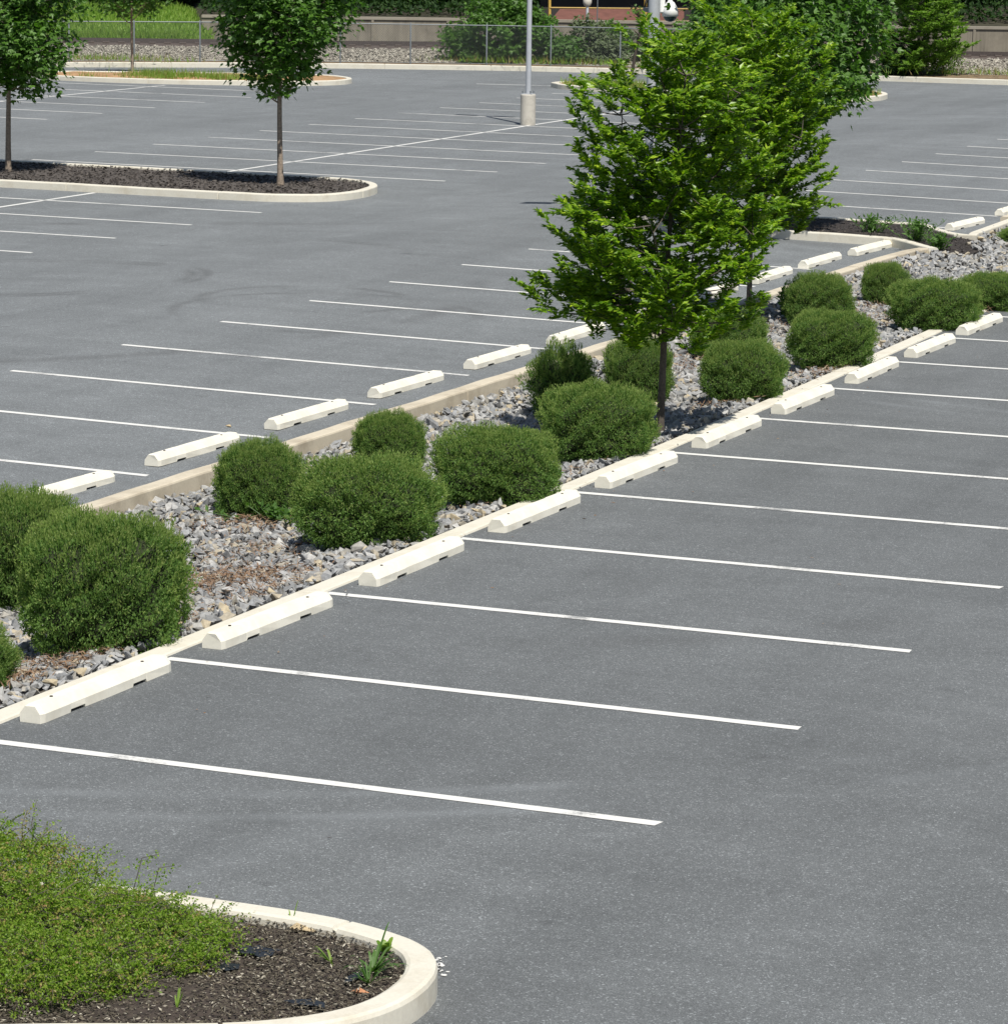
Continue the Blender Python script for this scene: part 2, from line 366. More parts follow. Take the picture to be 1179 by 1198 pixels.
# foreground island
isl = smooth([(-2.5, -2.98), (2.6, -3.0), (3.8, -2.99), (4.35, -3.05), (4.85, -3.28), (5.09, -3.75), (5.06, -4.40), (4.72, -4.86), (4.1, -5.16), (3.0, -5.75), (1.5, -6.6), (-2.5, -8.9)], 2)
kerb('kerb', isl, .17, Z0, .15, -.3, M_KERB, 'cream kerb curving round the planted island in the foreground', side=-1, step=.08, joint=2.6, round_=.03)
def bed(name, outline, zf, lift, m_, label, kind='stuff', crown=.03, step=.4):
    """filled, gently domed planting bed"""
    bm = bmesh.new(); vs = [bm.verts.new((p[0], p[1], 0)) for p in outline]
    f = bm.faces.new(vs)
    bmesh.ops.triangulate(bm, faces=bm.faces[:])
    for _ in range(9):
        es = [e for e in bm.edges if e.calc_length() > step and not e.is_boundary]
        if not es: break
        bmesh.ops.subdivide_edges(bm, edges=es, cuts=1); bmesh.ops.triangulate(bm, faces=bm.faces[:])
    bd = {v for e in bm.edges if e.is_boundary for v in e.verts}
    for v in bm.verts:
        z = zf(v.co.x, v.co.y) + lift
        v.co.z = z if v in bd else z + crown * (.5 + .5 * math.sin(v.co.x * 3.1 + v.co.y * 2.3))
    bmesh.ops.recalc_face_normals(bm, faces=bm.faces[:])
    me = bpy.data.meshes.new(name); bm.to_mesh(me); bm.free(); me.materials.append(m_)
    for p in me.polygons:
        p.use_smooth = True
    o = link(name, me); tag(o, label, kind=kind); return o
def inset(pts, d):
    P = np.array([p[:2] for p in pts], float); T = unit(np.gradient(P, axis=0)); return P + np.stack([T[:, 1], -T[:, 0]], 1) * d
isl_in = inset(isl, .15)
bed('soil', isl_in, Z0, .085, M_SOIL, 'dark soil bed of the foreground island', 'structure')

# left mid island
liz = [(-45, 39.55), (-19.5, 39.55), (-18.0, 39.6), (-17.1, 40.2), (-16.85, 41.2), (-17.1, 42.7), (-18.0, 43.75), (-19.4, 43.95), (-45, 43.9)]
kerb('kerb', smooth(liz, 2), .17, G, .15, -.3, M_KERB, 'kerb round the long dark mulched island under the maples', side=1, joint=3.4)
bed('soil', inset(smooth(liz, 2), -.15), G, .10, M_CHIPD, 'dark mulch bed of the long island under the maples', 'structure', .03, 1)
fli = [(-60, 66.5), (-43.6, 72.6), (-40, 72.5), (-36.9, 73.6), (-34.6, 74.9), (-34.0, 76.4), (-34.8, 78.0), (-36.5, 78.8), (-43, 76.0), (-60, 69.5)]
fli = [(-43.9, 73.3), (-43.2, 72.7), (-40, 72.5), (-36.9, 73.5), (-34.6, 74.9), (-34.0, 76.4), (-34.8, 78.0), (-36.5, 78.8), (-41, 76.6), (-43.6, 75.2), (-44, 74.2), (-43.9, 73.3)]
kerb('kerb', smooth(fli, 2), .17, G, .15, -.3, M_KERB, 'pale kerb round the far island with the slender young tree', side=1)
bed('soil', inset(smooth(fli, 2)[:-1], -.15), G, .12, M_SOILO, 'dry orange soil of the far island with the slender young tree', 'structure', .06, 1)
fri = [(-28.4, 79.0), (-27.6, 78.0), (-25.5, 77.35), (-21, 77.2), (-18.3, 77.5), (-17.6, 78.6), (-17.9, 80.6), (-19, 81.8), (-24, 81.6), (-27.6, 80.8), (-28.5, 79.8), (-28.4, 79.0)]
kerb('kerb', smooth(fri, 2), .17, G, .15, -.3, M_KERB, 'pale kerb round the far grassy island beyond the leafy tree', side=1)
bed('soil', inset(smooth(fri, 2)[:-1], -.15), G, .12, M_SOILO, 'dry soil of the far grassy island beyond the leafy tree', 'structure', .06, 1)
tri = [(-10.7, 37.9), (-9.9, 37.62), (-4.93, 37.55), (-4.45, 37.08), (-3.95, 36.4), (-3.4, 37), (-3.4, 38.6), (-3.95, 38.9), (-4.35, 39.2), (-5.1, 40.12), (-9.9, 40.1), (-10.7, 39.8)]
def TZ(x, y):
    t_ = min(max((x + 4.35) / .55, 0), 1); return (G(x, y)) * (1 - t_) + (ZM(max(x, -3.95), y) - .11) * t_
bed('soil', tri, TZ, .115, M_CHIPD, 'dark mulch of the small island at the end of the far row of bays', 'structure', .02, .5)

# ------------------------------------------------------------------ painted lines
def strip(name, p0, p1, w, zf, label, group):
    p0 = np.array(p0, float); p1 = np.array(p1, float); n = max(int(np.linalg.norm(p1 - p0) / (.12 if p0[0] > -11 else .5)), 2)
    T = (p1 - p0) / np.linalg.norm(p1 - p0); S = np.array([-T[1], T[0]]) * w / 2
    V = []
    for i in range(n + 1):
        q = p0 + (p1 - p0) * i / n; wv = .03 * math.sin(i * .21 + p0[1] * 3)
        for s in (-1, 1):
            v = q + S * s + S * (wv + random.uniform(-.05, .05)) + (T * random.uniform(-.015, .015) if i in (0, n) else 0); V.append((v[0], v[1], zf(v[0], v[1]) + .004))
    a = Acc(); a.add(V, [(2 * i, 2 * i + 2, 2 * i + 3, 2 * i + 1) for i in range(n)])
    o = link(name, a.mesh(name, [M_PAINT])); tag(o, label, group=group, kind='structure'); return o
S = 2.743
ORD = ['first', 'second', 'third', 'fourth', 'fifth', 'sixth', 'seventh', 'eighth', 'ninth', 'tenth', 'eleventh', 'twelfth', 'thirteenth', 'fourteenth', 'fifteenth', 'sixteenth']
for i in range(13):
    strip('parking_line', (XK(i * S) + .22, i * S), (4.86 - .012 * i, i * S), .105, Z0, f'{ORD[i]} white bay line up the near lot, counted from the foreground island', 'bay lines of the near lot')
strip('parking_line', (5.16, -4.12), (8.5, -4.0), .105, Z0, 'white line end at the foot of the foreground island kerb', 'bay lines of the near lot')
for k in range(-5, 9):
    y = 11.31 + S * k
    strip('parking_line', (-9.95, y), (-5.0, y), .105, G, f'{ORD[k + 5]} white bay line of the row behind the tan kerb', 'bay lines behind the tan kerb')
for k in range(0, 12):
    y = 41.15 + S * k + .0
    x0 = -9.9
    strip('parking_line', (x0, y), (-4.75, y), .105, G, f'{ORD[k]} white bay line beyond the small mulched island', 'bay lines beyond the mulched island')
for k in range(0, 12):
    y = 45.84 + S * k
    strip('parking_line', (-27.12, y), (-17.12, y), .105, G, f'{ORD[k]} long white line of the double row round the lamp post', 'lines of the double row with the lamp post')
strip('parking_line', (-22.0, 43.95), (-22.4, 76.0), .105, G, 'long white centre line running through the lamp post base', 'centre lines')
for k in range(-4, 4):
    y = 29.35 + S * k
    strip('parking_line', (-27.2, y), (-17.2, y), .105, G, f'{ORD[k + 4]} white line of the bays in front of the long island', 'lines of the bays before the long island')
strip('parking_line', (-21.7, 15), (-21.88, 39.5), .105, G, 'white centre line ending at the long island', 'centre lines')
for k in range(-3, 6):
    y = 57.2 + 2.86 * k
    strip('parking_line', (-43.5, y), (-33.5, y), .105, G, f'{ORD[k + 3]} white line of the double row far left', 'lines of the far left double row')
strip('parking_line', (-38.0, 45), (-38.4, 72.4), .105, G, 'white centre line reaching the far left island', 'centre lines')
strip('parking_line', (-31.0, 79.2), (-28.7, 79.75), .12, G, 'short white line leading to the far grassy island', 'centre lines')
strip('parking_line', (-50.0, 69.3), (-44.1, 72.7), .12, G, 'short white line leading to the far left island', 'centre lines')

# ------------------------------------------------------------------ wheel stops
def stop_mesh(seed, Ln=1.84):
    r = random.Random(seed); a = Acc()
    prof = [(-.095, 0), (-.092, .062), (-.045, .120), (.045, .120), (.092, .062), (.095, 0)]
    cuts = sorted({-Ln / 2, -Ln / 2 + .05, -.535, -.53, -.34, -.335, 0, .335, .34, .53, .535, Ln / 2 - .05, Ln / 2})
    V = []
    for y in cuts:
        end = abs(abs(y) - Ln / 2) < 1e-6; slot = .339 < abs(y) < .531
        for (x, z) in prof:
            if z == 0 and slot: z = .022
            s = .86 if end else 1
            V.append((x * s + r.uniform(-1, 1) * .0025, y + (r.uniform(-1, 1) * .004 if end else 0), z * (.95 if end and z > .1 else 1) + (r.uniform(-1, 1) * .002 if z else 0)))
    k = 6; F = []
    for i in range(len(cuts) - 1):
        for j in range(k):
            F.append((i * k + j, i * k + (j + 1) % k, (i + 1) * k + (j + 1) % k, (i + 1) * k + j))
    a.add(V, F); a.add(V[:k], [list(range(k))[::-1]]); a.add(V[-k:], [list(range(k))])
    return a.mesh('wheel_stop_body', [M_STOP])
SM = [stop_mesh(s) for s in range(4)]
a = Acc(); tube(a, [(0, 0, 0), (0, 0, .007)], [.013, .012], 8); PINM = a.mesh('pin', [M_PIN])
def make_stop(i):
    t = empty('wheel_stop'); link('body', SM[i % 4], t)
    for s in (-1, 1): link('pin', PINM, t, (0.01 * s, s * .62, .119))
    return t
protos = [make_stop(i) for i in range(4)]; used = [False] * 4
def place_stop(i, x, y, z, rz, label, group):
    k = i % 4; o = protos[k] if not used[k] else copy_tree(protos[k]); used[k] = True
    o.location = (x, y, z); o.rotation_euler.z = rz; tag(o, label, 'wheel stop', group)
near_lab = ['white concrete wheel stop nearest the foreground, under the widest bushy shrub on the left',
 'pale wheel stop touching the kerb, below the bare brown litter patch in the gravel',
 'white wheel stop on near lot, third from the foreground, below the big rounded shrub',
 'white wheel stop on near lot below the squarish shrub, fourth from the foreground',
 'white wheel stop just left of the leafy tree trunk, on the near lot',
 'white wheel stop on near lot just right of the leafy tree trunk',
 'white wheel stop on near lot below the gap after the squat shrub',
 'white wheel stop on near lot below the tall oblong shrub',
 'white wheel stop on near lot below the gap between two oblong shrubs',
 'farthest wheel stop of the near lot, at the right edge under the last oblong shrub']
for i, (y, dx) in enumerate([(1.48, .10), (4.11, .13), (6.82, .11), (9.57, .1), (12.24, .1), (15.06, .06), (17.8, .03), (20.65, .0), (23.36, -.02), (26.0, -.06)]):
    place_stop(i, XK(y) * .45 + .22 + dx * .5 - .06, y, 0.001, R([0, -1, .6, 0, -.7, .5, 0, 1, 0, 0][i]), near_lab[i], 'wheel stops along the near kerb')
far_lab = ['white wheel stop behind the tan kerb, partly hidden by the front left shrub',
 'white wheel stop behind the small round shrub, second along the tan kerb',
 'white wheel stop behind the tan kerb, third from the left, nearest the stray pebble',
 'white wheel stop behind the tan kerb above the small upper shrub',
 'white wheel stop behind the tan kerb left of the shaggy shrub',
 'white wheel stop partly hidden by low leaves of the leafy tree',
 'white wheel stop hidden behind the crown of the leafy tree, left piece',
 'white wheel stop seen through leaves left of the rear tree trunk',
 'white wheel stop just right of the rear tree trunk',
 'white wheel stop above the rounded shrub, second from the mulched island kerb',
 'white wheel stop in the corner of the mulched island front kerb',
 'white wheel stop just beyond the mulched island at the kerb corner',
 'white wheel stop at the right edge beyond the mulched island']
for i, y in enumerate([9.95, 12.72, 15.45, 18.15, 20.93, 23.6, 26.3, 29.05, 31.7, 34.2, 36.5, 41.6, 44.9]):
    x = -5.22 if i < 10 else (-5.0 if i == 10 else -4.75); x += .012 * max(i - 3, 0) if i < 10 else 0
    place_stop(i, x, y, G(x, y), R([-1, 0, 0, -.5, 0, 1, 0, 0, 1, 0, -2, -3, 0][i]), far_lab[i], 'wheel stops behind the tan kerb')

# ------------------------------------------------------------------ stones
def hulls(n, seed, flat=.62):
    out = []; r = np.random.default_rng(seed)
    for _ in range(n):
        p = unit(r.normal(size=(9, 3))) * r.uniform(.75, 1.1, (9, 1)) * np.array([1, r.uniform(.6, .9), flat * r.uniform(.7, 1.1)]) * .5
        bm = bmesh.new(); vs = [bm.verts.new(q) for q in p]; res = bmesh.ops.convex_hull(bm, input=vs)
        for v in [v for v in bm.verts if not v.link_faces]: bm.verts.remove(v)
        bmesh.ops.triangulate(bm, faces=bm.faces[:]); bm.verts.ensure_lookup_table()
        for i, v in enumerate(bm.verts): v.index = i
        bmesh.ops.recalc_face_normals(bm, faces=bm.faces[:])
        out.append((np.array([v.co[:] for v in bm.verts]), np.array([[v.index for v in f.verts] for f in bm.faces]))); bm.free()
    return out
HULLS = hulls(26, 3)
def scatter_rocks(acc, P, size, mi=0, hs=HULLS, tilt=.5):
    idx = rng.integers(0, len(hs), len(P))
    for k, (v, f) in enumerate(hs):
        s = np.where(idx == k)[0]
        if not len(s): continue
        q = rng.normal(size=(len(s), 4)) * np.array([1, tilt * .6, tilt * .6, 1]); q /= np.linalg.norm(q, axis=1)[:, None]
        w, x, y, z = q.T
        Rm = np.stack([1 - 2 * (y * y + z * z), 2 * (x * y - z * w), 2 * (x * z + y * w), 2 * (x * y + z * w), 1 - 2 * (x * x + z * z), 2 * (y * z - x * w),
                       2 * (x * z - y * w), 2 * (y * z + x * w), 1 - 2 * (x * x + y * y)], 1).reshape(-1, 3, 3)
        V = np.einsum('nij,vj->nvi', Rm, v) * size[s][:, None, None] + P[s][:, None]
        F = f[None] + (np.arange(len(s)) * len(v))[:, None, None]
        acc.add(V.reshape(-1, 3), F.reshape(-1, 3), mi)
a = Acc(); P = []; Sz = []
def med_pts(n, y0, y1, smin, smean, lift):
    y = rng.uniform(y0, y1, n); t = rng.uniform(.0, 1.0, n); s = np.clip(rng.gamma(6, smean / 6, n), smin, .21)
    for yy, tt, ss in zip(y, t, s):
        xr, xl = XK(yy) - .02 - ss * .35, XL(yy) + .0 + ss * .35
        xx = xr * (1 - tt) + xl * tt
        if 36.5 < yy < 38.9 and xx < -3.5 - .25 * math.sin(yy * 3): continue
        P.append((xx, yy, ZM(xx, yy) + lift * rng.uniform(0, 1) + ss * .1)); Sz.append(ss)
med_pts(30000, -.5, 20, .045, .10, .05); med_pts(14000, 20, 34, .05, .105, .05); med_pts(9000, 34, 55, .06, .115, .05)
scatter_rocks(a, np.array(P), np.array(Sz))
tag(link('gravel', a.mesh('gravel', [M_ROCK])), 'angular grey crushed stone filling the planted strip between the kerbs', 'gravel', kind='stuff')
# larger boulders lying on the gravel
nb = 0

def slivers(acc, P, L, W, mi=0, tilt=.35):
    n = len(P); D = rnd(n) * np.array([1, 1, tilt]); Nn = rnd(n) * .35 + np.array([0, 0, 1.])
    leaves(acc, P - unit(D) * np.broadcast_to(L, n)[:, None] * .5, D, Nn, L, W, .05, mi, .5)
a = Acc()
for (px, py, rx, ry, n) in [(262, 688, .8, .22, 1700), (330, 700, .5, .2, 600), (290, 655, .5, .25, 300), (300, 617, .5, .3, 700), (375, 640, .4, .3, 300), (350, 600, .6, .3, 400), (120, 775, .6, .4, 900),
                            (175, 750, .4, .3, 400), (1035, 362, .8, .8, 900), (1050, 378, .6, .6, 600), (600, 590, .4, .3, 300), (800, 432, .7, .5, 500), (20, 800, .5, .4, 600), (1140, 372, .8, .4, 500), (900, 390, .4, .5, 300), (845, 478, .4, .3, 250), (970, 440, .5, .3, 300), (690, 560, .4, .3, 250)]:
    c0 = ground_at(px, py, 0, ZM); q = rng.normal(size=(n, 2)) * .5
    X = c0[0] + q[:, 0] * rx; Y = c0[1] + q[:, 1] * ry * 3
    Zs = np.array([ZM(x, y) for x, y in zip(X, Y)]) + rng.uniform(.06, .12, n)
    ok = (X < -.5) & (X > -4.1)
    slivers(a, np.stack([X, Y, Zs], 1)[ok], rng.uniform(.04, .12, ok.sum()), .011)
tag(link('leaf_litter', a.mesh('leaf_litter', [M_STRAW])), 'reddish brown dead twigs and needles lying on the gravel under the shrubs', 'litter', kind='stuff')

def inside(pt, poly):
    x, y = pt; c = False; n = len(poly)
    for i in range(n):
        x1, y1 = poly[i][:2]; x2, y2 = poly[(i + 1) % n][:2]
        if (y1 > y) != (y2 > y) and x < (x2 - x1) * (y - y1) / (y2 - y1) + x1: c = not c
    return c
# mulch chips
def chips(name, poly, zf, lift, n, L, W, m_, label, box_, hs=None):
    a = Acc(); Q = []
    while len(Q) < n:
        x, y = rng.uniform(box_[0], box_[1]), rng.uniform(box_[2], box_[3])
        if inside((x, y), poly): Q.append((x, y, zf(x, y) + lift + rng.uniform(0, .035)))
    Q = np.array(Q); slivers(a, Q, rng.uniform(L * .4, L * 1.3, n), rng.uniform(W * .6, W * 1.4, n), 0, .22)
    if hs: 
        k = n // 3; scatter_rocks(a, Q[:k], rng.uniform(L * .25, L * .55, k), 0)
    tag(link(name, a.mesh(name, [m_])), label, 'mulch', kind='stuff')
chips('mulch', [tuple(p) for p in isl_in], Z0, .095, 34000, .030, .0085, M_CHIP, 'shredded brown bark mulch inside the foreground island', (1.8, 5.0, -6, -3.1), True)
chips('mulch', tri, TZ, .12, 7000, .045, .02, M_CHIPD, 'dark bark mulch on the small island beside the gravel strip', (-10.8, -3.3, 36.3, 40.2), True)
liz_in = [tuple(p) for p in inset(smooth(liz, 2), -.15)]
chips('mulch', liz_in, G, .12, 7000, .09, .04, M_CHIPD, 'black bark mulch on the long island under the maples', (-30, -16.9, 39.6, 43.9), True)

# ------------------------------------------------------------------ shrubs
def shrub_mesh(seed, n=52000, boxy=2.9, leaf=.025, top=M_SHT, body=M_SHR, loose=.0, shootn=3600):
    """a clipped shrub of unit half-width 1, unit half-depth 1, height 1 (scaled when placed)"""
    r = np.random.default_rng(seed); a = Acc()
    ph = r.uniform(0, 6.28, (9,)); fr = r.uniform(2.2, 5.5, (9, 3)) * r.choice([-1, 1], (9, 3))
    def rad(d):
        e = boxy
        e = np.where(d[:, 2] < 0, boxy + 2.2, boxy)
        base = (np.abs(d[:, 0]) ** e + np.abs(d[:, 1]) ** e + np.abs(d[:, 2]) ** e) ** (-1 / e)
        w = sum(np.sin(d @ fr[i] * (1 + .45 * i) + ph[i]) * (.052 + loose) / (1 + .12 * i) for i in range(9))
        return base * (1 + w)
    def shape(d, k):
        p = d * (rad(d) * k)[:, None]; z = p[:, 2]
        z01 = .50 + z * .50
        nar = np.where(z01 < .45, .84 + .16 * np.sin(np.clip(z01 / .45, 0, 1) * math.pi / 2), 1)
        return np.stack([p[:, 0] * nar, p[:, 1] * nar, z01], 1)
    d = unit(r.normal(size=(n, 3))); k = 1.0 - np.abs(r.normal(size=n)) * .085
    gp = r.uniform(0, 6.28, 6); gf = r.normal(size=(6, 3)) * 9; gapv = sum(np.sin(d @ gf[i] + gp[i]) for i in range(6)) / 2.4
    keep = (r.random(n) > np.clip(.2 + .28 * gapv, 0, .6)); k = k - np.clip(gapv, 0, 1) * .045; d = d[keep]; k = k[keep]
    p = shape(d, k); ok = p[:, 2] > .02; p, d = p[ok], d[ok]
    # scale so leaf shape is right at about 0.65 m half width
    sc = .62; D = d * .8 + r.normal(size=d.shape) * .75 + np.array([0, 0, .5]); Nn = r.normal(size=d.shape) * .8 + d + np.array([0, 0, .5])
    L = r.uniform(.7, 1.35, len(p)) * leaf / sc
    leaves(a, p, D, Nn, L, L * .42, .1, 0)
    # new shoots on the top and shoulders: short twigs with leaves
    d = unit(r.normal(size=(shootn, 3)) * np.array([1, 1, .8]) + np.array([0, 0, .75])); p = shape(d, 1.0)
    for s in range(5):
        q = p + unit(d + np.array([0, 0, .8]) + r.normal(size=d.shape) * .3) * (s * .013 + r.uniform(0, .012, (len(d), 1)))
        D = d + r.normal(size=d.shape) * .7 + np.array([0, 0, .8]); L = r.uniform(.6, 1.2, len(q)) * leaf / sc * .85
        leaves(a, q, D, r.normal(size=d.shape) + d, L, L * .36, .1, 1)
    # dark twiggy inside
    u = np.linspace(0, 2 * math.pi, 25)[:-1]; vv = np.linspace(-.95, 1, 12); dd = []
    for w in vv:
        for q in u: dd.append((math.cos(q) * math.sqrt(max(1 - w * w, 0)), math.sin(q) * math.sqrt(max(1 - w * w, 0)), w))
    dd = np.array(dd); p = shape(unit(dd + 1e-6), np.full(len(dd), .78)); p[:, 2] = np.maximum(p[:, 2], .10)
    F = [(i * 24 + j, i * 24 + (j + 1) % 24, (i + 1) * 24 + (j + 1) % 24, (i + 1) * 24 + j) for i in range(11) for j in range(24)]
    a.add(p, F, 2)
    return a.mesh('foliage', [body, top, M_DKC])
SH = [shrub_mesh(11), shrub_mesh(12), shrub_mesh(13, boxy=2.5), shrub_mesh(14, boxy=3.2), shrub_mesh(15, boxy=2.4)]
SH_SHAG = shrub_mesh(21, n=20000, boxy=2.2, loose=.05, shootn=2500, top=M_SHT, body=M_SHR, leaf=.034)
def stems_mesh(seed):
    r = np.random.default_rng(seed); a = Acc()
    for i in range(11):
        an = r.uniform(0, 6.28); q = np.array([math.cos(an), math.sin(an)]) * r.uniform(.05, .25)
        tube(a, [(q[0] * .4, q[1] * .4, -.08), (q[0], q[1], .15), (q[0] * 2.4, q[1] * 2.4, .42), (q[0] * 2.9, q[1] * 2.9, .7)], [.022, .02, .014, .008], 5)
    return a.mesh('stems', [M_BARKD])
STM = [stems_mesh(1), stems_mesh(2)]
shrubs = [  # x0, x1, y_top, y_base, mesh, label
 (-60, 88, 570, 722, 0, 'clipped shrub at the left edge, behind the widest front shrub'),
 (12, 217, 598, 774, 1, 'widest bushy green shrub at the front left, above the nearest wheel stop'),
 (-120, 15, 728, 822, 2, 'shrub cut off by the left edge, nearest the foreground'),
 (245, 356, 512, 613, 4, 'small round shrub against the tan kerb, left of the big rounded shrub'),
 (335, 518, 528, 647, 2, 'big rounded shrub in the middle of the front group'),
 (409, 499, 479, 556, 4, 'small upper shrub peeking above the big rounded shrub'),
 (503, 656, 496, 597, 1, 'squarish flat-topped shrub between two wheel stops and the gravel'),
 (630, 769, 446, 545, 3, 'rounded shrub directly left of the leafy tree trunk'),
 (618, 700, 404, 494, 5, 'shaggy unclipped shrub with greyish shoots, left under the leafy tree'),
 (706, 788, 393, 480, 3, 'upright clipped shrub behind the leafy tree trunk'),
 (818, 923, 394, 475, 2, 'squat shrub right of the leafy tree, alone on the gravel'),
 (806, 900, 360, 425, 0, 'shrub half hidden by leaves at the foot of the rear tree'),
 (917, 1002, 316, 388, 4, 'round shrub against the tan kerb right of the rear tree trunk'),
 (923, 1028, 360, 435, 1, 'tall oblong shrub in front of the round one, near the kerb'),
 (1008, 1066, 305, 360, 2, 'smallest round shrub, below the mulched island'),
 (1041, 1152, 323, 390, 3, 'widest oblong shrub of the far group beside the near kerb'),
 (1120, 1215, 316, 367, 0, 'last oblong shrub running out of the right edge of the frame'),
 (1170, 1240, 262, 290, 4, 'dark shrub just entering the right edge beyond the gravel')]
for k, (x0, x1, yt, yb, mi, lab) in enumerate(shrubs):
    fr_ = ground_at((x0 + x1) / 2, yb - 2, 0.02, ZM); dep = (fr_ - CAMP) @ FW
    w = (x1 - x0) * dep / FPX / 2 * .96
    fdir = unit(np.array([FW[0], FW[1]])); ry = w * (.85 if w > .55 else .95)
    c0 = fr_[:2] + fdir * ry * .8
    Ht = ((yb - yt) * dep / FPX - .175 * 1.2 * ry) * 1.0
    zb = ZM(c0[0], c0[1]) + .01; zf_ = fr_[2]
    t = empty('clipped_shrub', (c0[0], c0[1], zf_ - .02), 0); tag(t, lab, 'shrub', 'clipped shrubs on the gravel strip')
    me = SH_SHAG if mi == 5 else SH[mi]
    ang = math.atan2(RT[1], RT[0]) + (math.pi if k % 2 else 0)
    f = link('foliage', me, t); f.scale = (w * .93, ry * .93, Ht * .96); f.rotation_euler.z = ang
    s_ = link('stems', STM[k % 2], t); s_.scale = (w, ry, Ht); s_.rotation_euler.z = k

